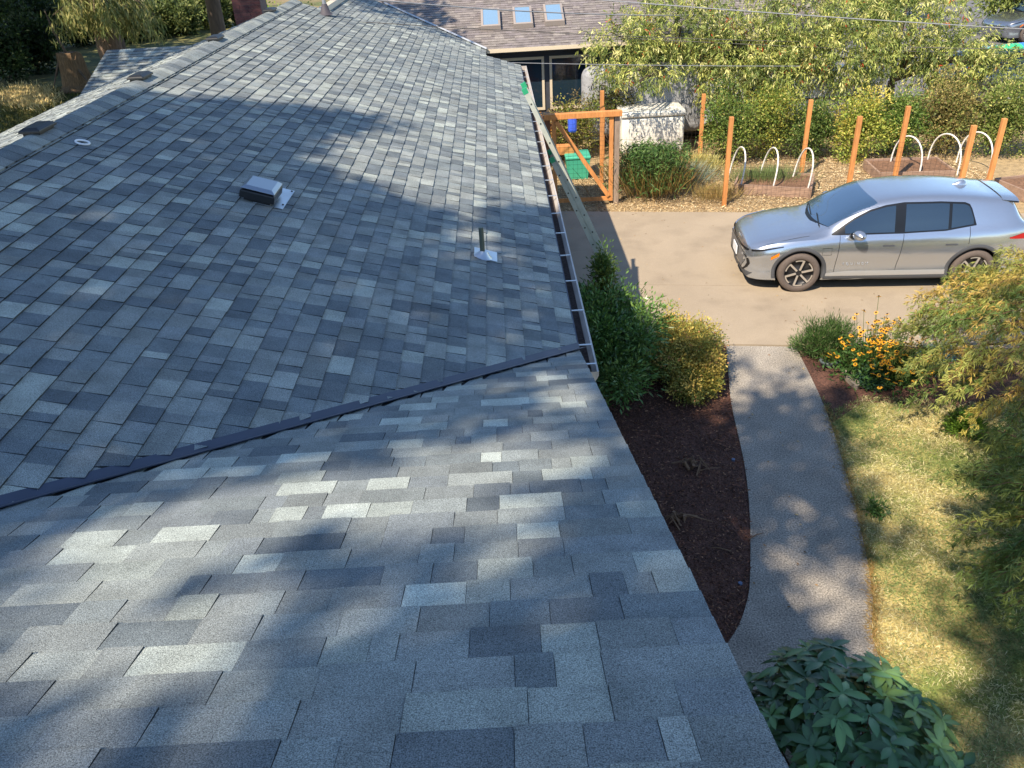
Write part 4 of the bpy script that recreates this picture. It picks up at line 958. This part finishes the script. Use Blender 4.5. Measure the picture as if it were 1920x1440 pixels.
HEDGE = [('tall tangled vine shrub behind the first cedar post', 5.9, 21.7, 1.0, .9, 1.6), ('yellow green shrub behind the middle hoop', 7.0, 21.9, .9, .9, 1.7), ('dense shrub around the tall cedar post', 8.0, 21.6, .9, .8, 1.3),
         ('bright yellow leaved shrub behind the windscreen post', 9.1, 21.3, 1.0, .8, 1.5), ('green shrub behind the hoops over the car roof', 10.2, 21.4, .9, .8, 1.5), ('brownish vine shrub beside the post above the car roof', 11.3, 21.2, 1.0, .9, 1.7), ('tangled green shrub behind the rear of the car', 12.5, 20.9, 1.0, .9, 1.8), ('leafy shrub covering the last cedar post', 13.7, 20.6, 1.1, 1., 1.9), ('green shrub at the right end of the hedge', 15.0, 20.4, 1.1, 1., 1.8)]
HC = [[S(130, 140, 66), S(104, 122, 56), S(84, 108, 50)], [S(166, 160, 74), S(138, 146, 66), S(104, 124, 54)], [S(100, 118, 58), S(84, 104, 50)], [S(186, 172, 84), S(150, 156, 70), S(120, 140, 60)], [S(112, 130, 60), S(90, 114, 52)], [S(140, 128, 76), S(108, 116, 60), S(126, 112, 70)], [S(104, 122, 58), S(120, 126, 66)], [S(120, 138, 62), S(96, 116, 52)], [S(110, 130, 58), S(90, 112, 50)]]
for (lb, x, y, rx, ry, h), cs_ in zip(HEDGE, HC):
    cs_ = [tuple(q*1.3 for q in c) for c in cs_]
    bush('hedge_shrub', lb, 'shrub', (x, y-.55, h*.55), (rx*.85, ry*.85, h*.62), 5600, .075, .034, cs_, 'hedge shrubs along the back fence', nclump=95, clump=.13, tips=(S(206, 196, 120), .06), nst=5)
bush('hedge_shrub', 'leafy vines seen through the garden gate', 'shrub', (1.9, 22.3, .8), (.9, .7, .85), 4200, .08, .036, [S(150, 150, 70), S(116, 130, 60), S(140, 122, 84)], 'hedge shrubs along the back fence', nclump=80, clump=.14)
bush('hedge_shrub', 'brownish green vines above the gate beam', 'shrub', (3.1, 23.0, 1.3), (1.0, .5, .6), 3600, .07, .03, [S(140, 140, 78), S(120, 110, 74), S(110, 126, 62)], 'hedge shrubs along the back fence', nclump=70, clump=.14)
bush('hedge_shrub', 'reddish brown shrub beside the ladder top', 'shrub', (.95, 21.4, 1.0), (.45, .5, .5), 1800, .06, .028, [S(150, 84, 50), S(110, 70, 60), S(176, 130, 60)], 'hedge shrubs along the back fence', nclump=40, clump=.16)
m = MB(); m.box((1.0, 20.6, .55), (1.85, 20.9, .75)); m.box((1.05, 20.65, -.05), (1.15, 20.85, .55)); m.box((1.7, 20.65, -.05), (1.8, 20.85, .55)); tag(m.build('planter_box', CEDAR), 'orange cedar planter trough beyond the ladder', 'planter')
m = MB(); 
bag = rbox('blue_bag', mat('blue_plastic', S(70, 105, 225), .4, bump=(30, .8, .02)), (1.70, 20.5, 1.1), (1.92, 20.68, 1.55), .07, 'crumpled blue plastic bag hanging behind the gate', 'bag')

# ---- fruit trees behind the fence
def fruit_tree(label, base, forks, blobs, cols, group='fruit trees behind the fence'):
    root = empty('fruit_tree', base, label, 'tree', group); P, D, C, Ls = [], [], [], []
    m = MB(); top = np.array([base[0], base[1], 1.3]); m.tube([base, (base[0]+.05, base[1], .7), top], [.13, .11, .10], 9); tr_ = m.build('trunk', BARK, root, smooth=True)
    for c, r, nc_ in blobs:
        c = np.array(c, float); r = np.array(r, float)
        for _ in range(forks):
            e = c+unit(rng.normal(size=3))*r*.6; mid = lerp(top, e, .5)+np.array([0, 0, .35]); m = MB(); m.tube([top, mid, e], [.06, .035, .012], 6); m.build('limb', BARK, tr_, smooth=True)
        K, dk = blob_pts(nc_, c, r, .35); K[:, 2] = np.maximum(K[:, 2], .6)
        for k in range(nc_):
            cb = np.array(random.choice(cols))*random.uniform(.8, 1.2); tw = unit(dk[k]*.8+rng.normal(size=3)*.5+np.array([0, 0, -.1])); red = random.random() < .03; nl = random.randint(9, 15)
            for i in range(nl):
                q = K[k]+tw*(i/nl)*.38+rng.normal(size=3)*.02
                P.append(q); D.append(tw*.5+rng.normal(size=3)*.6+np.array([0, 0, -.35])); Ls.append(random.uniform(.07, .135)); C.append(np.array(S(190, 80, 46)) if (red and i % 3 == 0) else cb*random.uniform(.8, 1.25))
    P, D, C, Ls = map(np.array, (P, D, C, Ls))
    leaf_obj('crown', P, D, Ls, Ls*.27, np.clip(C, .004, 1), LEAF, root, droop=.7)
FC = [S(188, 190, 104), S(166, 174, 94), S(140, 154, 82), S(208, 204, 136), S(112, 128, 66), S(96, 112, 60)]
fruit_tree('leafy fruit tree hanging over the neighbour roof edge and the tarp', (5.0, 24.0, 0), 5, [((4.9, 23.0, 3.1), (1.5, 1.1, 1.3), 820), ((3.3, 22.4, 2.7), (1.0, .8, .8), 300), ((3.7, 21.2, 2.25), (.95, .45, .35), 90), ((6.3, 22.6, 2.3), (1.3, 1.0, 1.2), 720)], FC)
fruit_tree('broad fruit tree in the middle above the white trailer', (8.3, 23.6, 0), 5, [((8.0, 22.9, 3.2), (1.6, 1.2, 1.3), 860), ((9.3, 22.4, 2.3), (1.3, 1.0, 1.1), 720), ((7.4, 22.3, 2.0), (1.0, .8, .8), 380)], FC)
fruit_tree('fruit tree whose right boughs hang in front of the street', (11.0, 23.5, 0), 5, [((10.8, 22.8, 3.0), (1.4, 1.1, 1.4), 800), ((11.9, 22.2, 2.0), (1.1, .9, .9), 560), ((12.9, 21.6, 1.9), (.9, .6, .5), 150)], FC)
bush('shrub', 'pale green bush at the top right corner beyond the street', 'shrub', (22.6, 38.0, 1.7), (2.0, 1.6, 1.9), 4200, .22, .07, [S(150, 160, 84), S(124, 142, 70)], nclump=80, clump=.14)
bush('shrub', 'dark green shrub on the far side of the street', 'shrub', (19.5, 44.0, 1.4), (2.6, 1.6, 1.6), 3000, .25, .10, [G3, G1], nclump=60, clump=.14)
bush('shrub', 'bright green bush behind the far roof end', 'shrub', (-6.0, 26.5, 2.6), (1.6, 1.2, 1.5), 4500, .12, .05, [S(120, 150, 50), S(140, 160, 60), S(96, 126, 44)], nclump=80, clump=.13)

# ---- woodland edge at the back of the yard
WOOD = [S(52, 74, 40), S(44, 62, 38), S(64, 84, 44), S(38, 54, 34)]
WL = [((15, 150), 1.7, 2.4, 'dark evergreen bush at the left edge behind the dry grass'), ((75, 135), 1.6, 2.6, 'dark evergreen bush beside the dry grass patch'), ((30, 105), 2.0, 3.0, 'tall dark bush at the left edge further back'), ((95, 95), 1.8, 3.0, 'dark glossy bush behind the broken stump'),
      ((10, 60), 2.6, 3.4, 'green lit bush in the upper left corner'), ((150, 85), 1.5, 2.2, 'dark bush between stump and conifer trunk'), ((75, 50), 2.4, 3.2, 'deep shaded bush behind the conifer bough'), ((240, 78), 1.7, 2.0, 'dark bush right of the conifer trunk'), ((290, 70), 1.6, 1.8, 'olive bush above the back wing roof'),
      ((345, 64), 1.6, 1.8, 'grey green bush left of the brick chimney'), ((400, 52), 1.7, 2.2, 'bush with sunlit leaves beside the brick chimney'), ((330, 35), 2.2, 2.6, 'shaded bush behind the grey green bush'), ((470, 45), 1.4, 1.9, 'leafy bush between chimney and roof ridge'), ((160, 45), 2.2, 3.0, 'shaded bush behind the conifer')]
for (px, py), r, h, lb in WL:
    q = gp(px, py); k = q[1]/32
    bush('woodland_bush', lb, 'bush', (q[0], q[1], h*.5), (r*.9, r*.8, h*.6), 2600, .17*k, .075*k, WOOD if px < 280 else [S(96, 110, 60), S(78, 94, 52), S(120, 128, 74)], 'woodland bushes behind the yard', nclump=70, clump=.14, nst=4)
# conifer with drooping sunlit boughs
cq = ay(206, 92, 30.0); ct = ay(186, 0, 30.0)
cf = empty('conifer', (cq[0], 30, 0), 'conifer with thick furrowed trunk and drooping sunlit boughs', 'tree')
m = MB(); m.tube([(cq[0]+.25, 30, 0), tuple(cq), tuple(ct), (ct[0]-.2, 30.1, 9)], [.46, .40, .36, .22], 14); m.build('trunk', mat('conifer_bark', S(120, 100, 84), .95, n1=(12, .35), wscale=(3, 3, .3), bump=(20, 1., .05)), cf, smooth=True)
P, D, C = [], [], []; tws = MB()
for k in range(34):
    px, py = random.uniform(95, 300), random.uniform(-30, 34); o_ = ay(px, py, random.uniform(27.2, 29.6)); a0 = np.array([ct[0], 30, o_[2]+.5])
    tws.tube([tuple(a0), tuple(lerp(a0, o_, .6)+np.array([0, 0, .15])), tuple(o_)], [.04, .025, .01], 5, cap=False)
    for j in range(170):
        t_ = random.random()**.6; b = lerp(a0, o_, t_)+np.array([random.gauss(0, .16), random.gauss(0, .16), 0]); dr = random.random()*.75*(.4+t_*.6)
        P.append(b-np.array([0, 0, dr])); D.append(rng.normal(size=3)*.5+np.array([0, 0, -1.1])); C.append(np.array(random.choice([S(150, 150, 92), S(126, 134, 80), S(168, 162, 104), S(104, 116, 66)]))*random.uniform(.75, 1.2))
leaf_obj('boughs', np.array(P), np.array(D), .24, .045, np.clip(np.array(C), .004, 1), LEAF, cf, droop=.3); tws.build('limbs', BARK, cf)['kind'] = 'stuff'
# broken stump
sq = gp(150, 168); su = empty('tree_stump', tuple(sq), 'broken bark-covered stump with dead branches beside the back wing', 'stump'); hs = ay(142, 98, sq[1])[2]
m = MB(); rows = []
for z, r_ in ((0, .85), (.25, .62), (.8, .52), (hs-.25, .5), (hs, .46)): rows.append([(sq[0]+r_*(1+.12*math.sin(a*5+z))*math.cos(a), sq[1]+r_*math.sin(a), z+(random.uniform(-.2, .15) if z == hs else 0)) for a in np.linspace(0, 2*math.pi, 19)[:-1]])
m.grid(rows, close=True); m.face(rows[-1]); m.build('trunk', mat('stump_bark', S(122, 98, 72), .95, n1=(10, .4), wscale=(3, 3, .4), bump=(18, 1., .06)), su)
stems(su, [((sq[0]-.1, sq[1], hs), (sq[0]-.45, sq[1], hs+1.7)), ((sq[0]+.3, sq[1]-.3, hs*.6), (sq[0]+.9, sq[1]-.6, .1)), ((sq[0]-.3, sq[1]-.3, hs*.9), (sq[0]-.8, sq[1]-.5, .3))], .06, nm='dead_branch')
# dry grass by the wood
n = 5000; P = np.array([gp(random.gauss(50, 26), random.gauss(184, 9)) for _ in range(n)]); P[:, 2] = -.03
o = leaf_obj('dry_grass', P, rng.normal(size=(n, 3))*.35+np.array([0, 0, 1]), .38*rng.uniform(.5, 1.2, n), .025, pick([S(222, 204, 150), S(206, 182, 128), S(190, 172, 112)], n), MATS['chip'], None, droop=.6); tag(o, 'sunlit straw coloured grass at the edge of the wood', 'grass', kind='stuff')
n = 9000; P = np.array([gp(random.uniform(0, 190), random.uniform(165, 260)) for _ in range(n)]); P[:, 2] = -.03
o = leaf_obj('yard_grass', P, rng.normal(size=(n, 3))*.5+np.array([0, 0, 1]), .2*rng.uniform(.5, 1.2, n), .03, pick([S(96, 98, 50), S(120, 112, 60), S(78, 88, 44)], n), LEAF, None, droop=.6); tag(o, 'rough yard grass behind the roof ridge', 'grass', kind='stuff')

# ---- lawn, chips, litter
def inside(poly, X, Y):
    r = np.zeros(len(X), bool); px = np.array([q[0] for q in poly]); py = np.array([q[1] for q in poly]); j = len(px)-1
    for i in range(len(px)):
        c = ((py[i] > Y) != (py[j] > Y)) & (X < (px[j]-px[i])*(Y-py[i])/(py[j]-py[i]+1e-12)+px[i]); r ^= c; j = i
    return r
n = 150000; X, Y = rng.uniform(2.9, 8, n), rng.uniform(2.4, 9.7, n); LP_ = lawn[6:]; k = inside(LP_, X, Y); X, Y = X[k], Y[k]; n = len(X)
patch = np.sin(X*2.3+1)*np.cos(Y*1.7)+.6*np.sin(X*5.1+Y*3.3)+rng.normal(size=n)*.5
gc = np.where((patch > -.1)[:, None], pick([S(128, 144, 84), S(108, 128, 70), S(150, 158, 100)], n, .2), pick([S(208, 197, 148), S(192, 183, 134), S(176, 172, 118), S(222, 212, 166)], n, .2))
o = leaf_obj('lawn_grass', np.c_[X, Y, np.full(n, -.02)], np.c_[rng.normal(size=(n, 2))*.75, np.ones(n)], rng.uniform(.035, .11, n), .007, np.clip(gc, .004, 1), LEAF, None, droop=.9); tag(o, 'short dry summer lawn grass beside the walkway', 'grass', kind='stuff')
# ragged grass along the walkway edge
n = 5000; t_ = rng.uniform(0, len(wr)-9, n); i_ = t_.astype(int); W_ = np.array([q[:2] for q in wr]); Pe = W_[i_]+(W_[i_+1]-W_[i_])*(t_-i_)[:, None]; k = Pe[:, 1] < 9.3; Pe = Pe[k]; n = len(Pe)
o = leaf_obj('edge_grass', np.c_[Pe[:, 0]+rng.normal(size=n)*.03+.02, Pe[:, 1], np.full(n, -.01)], np.c_[rng.normal(size=n)*.6-.4, rng.normal(size=n)*.6, np.ones(n)*.7], rng.uniform(.04, .11, n), .006, pick([S(176, 140, 84), S(150, 130, 76), S(196, 168, 110)], n), LEAF, None, droop=.8); tag(o, 'brown grass fringe creeping over the walkway edge', 'grass', kind='stuff')
n = 42000; X, Y = rng.uniform(.4, 4.2, n), rng.uniform(3.6, 11.4, n); k = inside(bed, X, Y) | inside(fb, X, Y); X, Y = X[k], Y[k]; n = len(X)
o = leaf_obj('mulch_chips', np.c_[X, Y, rng.uniform(-.018, .012, n)], rng.normal(size=(n, 3))*np.array([1, 1, .25]), rng.uniform(.02, .06, n), .014, pick([S(104, 70, 56), S(122, 82, 64), S(82, 58, 50), S(146, 108, 82), S(92, 64, 54)], n, .25), mat('chip', attr=True, rough=.95), None); tag(o, 'dark bark mulch chips in the bed under the eaves', 'mulch', kind='stuff')
n = 46000; X, Y = rng.uniform(.2, 11.6, n), rng.uniform(16.9, 21.4, n); gpoly = [(.0, 18.05), tuple(DF[0]), tuple(DF[1]), (17, 22), (0, 22)]; k = inside(gpoly, X, Y) | ((rng.random(n) < .02) & (Y > 17)); X, Y = X[k], Y[k]; n = len(X)
o = leaf_obj('wood_chips', np.c_[X, Y, rng.uniform(-.02, .02, n)], rng.normal(size=(n, 3))*np.array([1, 1, .3]), rng.uniform(.03, .09, n), .014, pick([S(206, 182, 140), S(182, 154, 112), S(156, 130, 96), S(220, 202, 164), S(136, 116, 88)], n, .2), MATS['chip'], None); tag(o, 'straw and wood chips strewn over the garden ground', 'chips', kind='stuff')
n = 420; X, Y = rng.uniform(1.3, 9.5, n), rng.uniform(4.0, 17.6, n); k = inside(walk_pts, X, Y) | ((Y > 11.3) & (rng.random(n) < .55)); X, Y = X[k], Y[k]; n = len(X)
o = leaf_obj('fallen_leaves', np.c_[X, Y, np.full(n, .009)], np.c_[rng.normal(size=(n, 2)), np.zeros(n)], rng.uniform(.02, .06, n), .018, pick([S(150, 116, 70), S(122, 92, 60), S(190, 160, 100), S(96, 78, 54)], n), MATS['chip'], None, normal=np.tile([0, 0, 3.], (n, 1))); tag(o, 'dry fallen leaves scattered over drive and walkway', 'leaves', kind='stuff')
# cut shrub stumps and a few dead sticks on the mulch
for (px, py), lb in (((1300, 875), 'pale cut shrub stump with twigs on the dark mulch'), ((1272, 975), 'dead twig heap on the mulch nearer the roof')):
    q = gp(px, py); r_ = empty('cut_stump', tuple(q), lb, 'stump'); tw_ = mat('dead_twig', S(116, 92, 72), .9)
    for k in range(8):
        a = random.uniform(0, 6.28); l_ = random.uniform(.05, .28)**1.2; e = q+np.array([math.cos(a)*l_+random.gauss(0, .1), math.sin(a)*l_, random.uniform(.02, .10)]); m = MB(); m.tube([tuple(q+np.array([random.gauss(0, .12), random.gauss(0, .08), 0])), tuple(lerp(q, e, .5)+rng.normal(size=3)*.03+np.array([0, 0, .05])), tuple(e)], [.012, .009, .004], 5); m.build('twig', tw_, r_)
    for k in range(3):
        a = q+np.array([random.gauss(0, .05), random.gauss(0, .05), 0]); m = MB(); m.tube([tuple(a), tuple(a+np.array([random.gauss(0, .03), random.gauss(0, .03), .09]))], .022, 8); m.build('cut_stem', tw_, r_)
for k, (px, py) in enumerate(((1418, 1005), (1350, 1030), (1330, 880))):
    q = gp(px, py, .01); m = MB(); a = random.uniform(0, 3); dv = np.array([math.cos(a), math.sin(a)*.3, .03])*.16; m.tube([tuple(q-dv), tuple(q+np.array([0, 0, .02])), tuple(q+dv)], [.008, .007, .003], 5)
    tag(m.build('dead_stick', MATS['dead_twig']), ('dead stick lying where mulch meets the walkway', 'dead stick on the mulch between the two twig heaps', 'forked dead stick beside the pale cut stump')[k], 'stick')
for k, (px, py) in enumerate(((1375, 861), (1388, 1093))):
    q = gp(px, py, .0); m = MB(); rows = [[(q[0]+r_*math.cos(a), q[1]+r_*math.sin(a), z) for a in np.linspace(0, 2*math.pi, 15)[:-1]] for r_, z in ((.022, -.02), (.022, .004), (.014, .006), (.012, .002))]; m.grid(rows, close=True); m.face(rows[-1]); 
    tag(m.build('sprinkler_cap', mat('pale_blue_plastic', S(96, 112, 140), .4), smooth=False), ('small pale blue sprinkler cap in the mulch opposite the stump', 'small pale blue sprinkler cap near the mulch tip')[k], 'sprinkler')

# ================================================================== TALL FIRS BEHIND THE VIEWER (they throw the dappled shade)
def gauss(x, y, cx, cy, rx, ry, rot=0.):
    c, s_ = math.cos(math.radians(rot)), math.sin(math.radians(rot)); dx, dy = x-cx, y-cy; u = dx*c+dy*s_; v = -dx*s_+dy*c
    return np.exp(-(u/rx)**2-(v/ry)**2)
def sstep(a, b, x): t_ = np.clip((x-a)/(b-a), 0, 1); return t_*t_*(3-2*t_)
def shade_main(x, y):
    c1 = np.interp(x, [0, 200, 280, 400, 540, 600], [250, 165, 172, 188, 190, 198]); left = sstep(-6, 10, y-c1)
    top = 198+.19*(x-600); bot = 258-.07*(x-600); band = sstep(-4, 10, y-top)*sstep(-4, 14, bot-y)*np.clip(1.05-(x-600)/300, .0, 1)
    c2 = np.interp(x, [560, 603, 700, 800, 870, 950, 1020], [285, 318, 350, 378, 404, 408, 396]); low = sstep(-8, 18, y-c2)
    right = np.maximum(band, low); k = sstep(560, 620, x); s_ = left*(1-k)+right*k
    lit = .85*gauss(x, y, 890, 455, 75, 34)+.30*gauss(x, y, 690, 612, 60, 26)+.3*gauss(x, y, 1010, 540, 50, 90)+.2*gauss(x, y, 960, 610, 60, 30)
    return np.clip(s_-lit, 0, 1)
def shade_near(x, y):
    lit = 1.1*gauss(x, y, 150, 1190, 300, 120, -8)+1.*gauss(x, y, 520, 960, 340, 70, -9)+.85*gauss(x, y, 900, 880, 190, 55, -8)+.8*gauss(x, y, 800, 1000, 140, 60, -8)+.7*gauss(x, y, 60, 1340, 140, 110)+.7*gauss(x, y, 340, 1260, 200, 80, -8)+.4*gauss(x, y, 250, 1400, 220, 60)+.7*gauss(x, y, 1085, 745, 42, 26)+.4*gauss(x, y, 1000, 712, 70, 18, -8)+.5*gauss(x, y, 770, 1155, 55, 40)+.35*gauss(x, y, 910, 1080, 90, 40)
    st_ = .75*gauss(x, y, 130, 1085, 150, 20, -8)+.7*gauss(x, y, 390, 1078, 120, 20, -12)+.6*gauss(x, y, 500, 1020, 90, 16, -12)+.5*gauss(x, y, 700, 930, 80, 14, -10)+.5*gauss(x, y, 300, 985, 100, 14, -14)+.4*gauss(x, y, 960, 930, 60, 14, -8)+.8*gauss(x, y, 600, 1012, 200, 13, -8)+.7*gauss(x, y, 850, 962, 130, 11, -8)+.8*gauss(x, y, 200, 1142, 170, 13, -10)+.9*gauss(x, y, 650, 1062, 170, 18, -8)+.8*gauss(x, y, 350, 1182, 150, 13, -8)+.8*gauss(x, y, 100, 1262, 130, 13, -8)
    return np.clip(.97-np.clip(lit*1.9-st_*.8, 0, 1.2), 0, 1)
def shade_ground(x, y):
    lit = 2.2*gauss(x, y, 1505, 1125, 80, 62)+.8*gauss(x, y, 1440, 690, 80, 34)+.3*gauss(x, y, 1540, 955, 60, 20)+sstep(1600, 1660, x)*1.4*gauss(x, y, 1700, 1150, 95, 140)+sstep(1590, 1660, x)*1.3*gauss(x, y, 1735, 890, 105, 75, 35)+sstep(1550, 1610, x)*.9*gauss(x, y, 1660, 800, 120, 36)+.5*gauss(x, y, 1800, 1290, 80, 60)+.4*gauss(x, y, 1625, 860, 30, 60)+.5*gauss(x, y, 1350, 755, 50, 30)+.8*gauss(x, y, 1640, 680, 130, 70)+.45*sstep(1690, 1760, x)*sstep(820, 740, y)
    base_ = .90+.07*sstep(1660, 1600, x)
    return np.clip(base_-lit, 0, 1)*sstep(655, 700, y)
firs = [((-14.0, -6.0), 19, 'tall fir behind the house whose shade covers the ridge end'), ((-11.0, -10.5), 19, 'tall fir behind the house whose shade covers the lower roof'), ((-5.0, -6.5), 19, 'tall fir behind the house whose shade dapples the lawn'), ((-14.5, 11.0), 19, 'tall fir beside the yard whose shade reaches the neighbour roof')]
cl = [[] for _ in firs]; V_ = np.array([-.54, -.66, 1.])
def cast(P, prob, k0, k1, which=None, tries=1):
    prob = np.minimum(1, -np.log(1-np.clip(prob, 0, .97))/3.3)           # shade wanted -> leaf density
    for q, p_ in zip(P, prob):
        if random.random() < p_:
            c = q+V_*random.uniform(k0, k1)
            w_ = which if which is not None else min(range(3), key=lambda i: (c[0]-firs[i][0][0])**2+(c[1]-firs[i][0][1])**2); cl[w_].append(c)
def cells(x0, x1, y0, y1, s_):
    X, Y = np.meshgrid(np.arange(x0, x1, s_), np.arange(y0, y1, s_)); X = X.ravel()+rng.uniform(-.5, .5, X.size)*s_; Y = Y.ravel()+rng.uniform(-.5, .5, Y.size)*s_; return X, Y
cs = .12
X, Y = cells(xr-.1, ex+.1, 1.5, FY+.2, cs); k = Y > ey-(ex-X); X, Y = X[k], Y[k]; P = np.c_[X, Y, ez+(ex-X)*T]; u, v = project(P); cast(P, shade_main(u, v), 10, 16)
X, Y = cells(-4, ex+.1, YB, ey, cs); k = Y < ey-(ex-X); X, Y = X[k], Y[k]; P = np.c_[X, Y, ez+(ey-Y)*T]; u, v = project(P); cast(P, shade_near(u, v), 10, 16)
X, Y = cells(1.6, 7.8, 3.0, 11.4, cs); P = np.c_[X, Y, 0*X]; u, v = project(P)
kb = (ez+(ey-Y)*T)/(1-.66*T); behind = (X-.54*kb < ex+.15)              # these rays already meet the roof
cast(P[~behind], shade_ground(u, v)[~behind], 13, 19)
X, Y = cells(-5, .2, 20, 27, .2); P = np.c_[X, Y, 3.2+0*X]; u, v = project(P); pr = .95*sstep(0, 40, 880-u-.9*(40-v)-10)*sstep(0, 30, 70-v); cast(P, pr, 8, 13, 3); cast(P, pr, 8, 13, 3)
X, Y = cells(WX0, WX1, WYR-Lw*cT, WYR+.3, .16); P = np.c_[X, Y, WZR-(WYR-Y)*T]; u, v = project(P); cast(P, .95-.6*gauss(u, v, 195, 140, 25, 8), 8, 13, 3)
FIRC = [S(58, 78, 48), S(48, 66, 42), S(70, 88, 54)]
for (xy, h, lb), c_ in zip(firs, cl):
    r_ = empty('fir_tree', (*xy, 0), lb, 'tree', 'firs shading the house'); m = MB(); m.tube([(*xy, -.1), (xy[0]+.1, xy[1], h*.5), (xy[0], xy[1], h)], [.42, .30, .04], 10); tr_ = m.build('trunk', BARK, r_, smooth=True)
    c_ = np.array(c_); idx = rng.choice(len(c_), min(14, len(c_)), replace=False)
    for e in c_[idx]:
        m = MB(); z = min(e[2]+1.2, h-.5); m.tube([(xy[0], xy[1], z), tuple(lerp((xy[0], xy[1], z), e, .6)), tuple(e)], [.035, .02, .006], 5); m.build('limb', BARK, tr_)
    n = len(c_)*5; P = np.repeat(c_, 5, 0)+rng.normal(size=(n, 3))*.06
    leaf_obj('crown', P, rng.normal(size=(n, 3)), rng.uniform(.2, .32, n), .15, pick(FIRC, n), LEAF, r_)
# broadleaf canopy over the woodland edge
WT = [((-21.5, 33), 'tall shade tree at the left end of the woodland'), ((-18.0, 42), 'tall shade tree in the middle of the woodland'), ((-12.5, 40), 'tall shade tree behind the chimney')]
X, Y = cells(-30, -6, 24, 54, .5); P = np.c_[X, Y, 0*X]; u, v = project(P); pr = .9*np.clip(1-1.8*gauss(u, v, 48, 184, 60, 17), 0, 1)*(1-1.1*np.exp(-((X+11.3)/2.8)**2-((Y-32.3)/3.)**2))*(1-.55*np.exp(-((u-400)/80)**2))
wc = [[] for _ in WT]
for q, p_ in zip(P, pr):
    if random.random() < p_: c = q+V_*random.uniform(6.5, 11); wc[min(range(3), key=lambda i: (c[0]-WT[i][0][0])**2+(c[1]-WT[i][0][1])**2)].append(c)
for (xy, lb), c_ in zip(WT, wc):
    r_ = empty('shade_tree', (*xy, 0), lb, 'tree', 'woodland shade trees'); m = MB(); m.tube([(*xy, -.1), (xy[0]+.15, xy[1], 5), (xy[0], xy[1], 11)], [.38, .28, .08], 10); tr_ = m.build('trunk', BARK, r_, smooth=True)
    c_ = np.array(c_)
    for e in c_[rng.choice(len(c_), 22, replace=False)]: m = MB(); m.tube([(xy[0], xy[1], 5.5), tuple(lerp((xy[0], xy[1], 6.5), e, .6)), tuple(e)], [.12, .07, .02], 5); m.build('limb', BARK, tr_)
    n = len(c_)*5; P = np.repeat(c_, 5, 0)+rng.normal(size=(n, 3))*.25; leaf_obj('crown', P, rng.normal(size=(n, 3)), rng.uniform(.6, 1.0, n), .5, pick(WOOD, n), LEAF, r_)
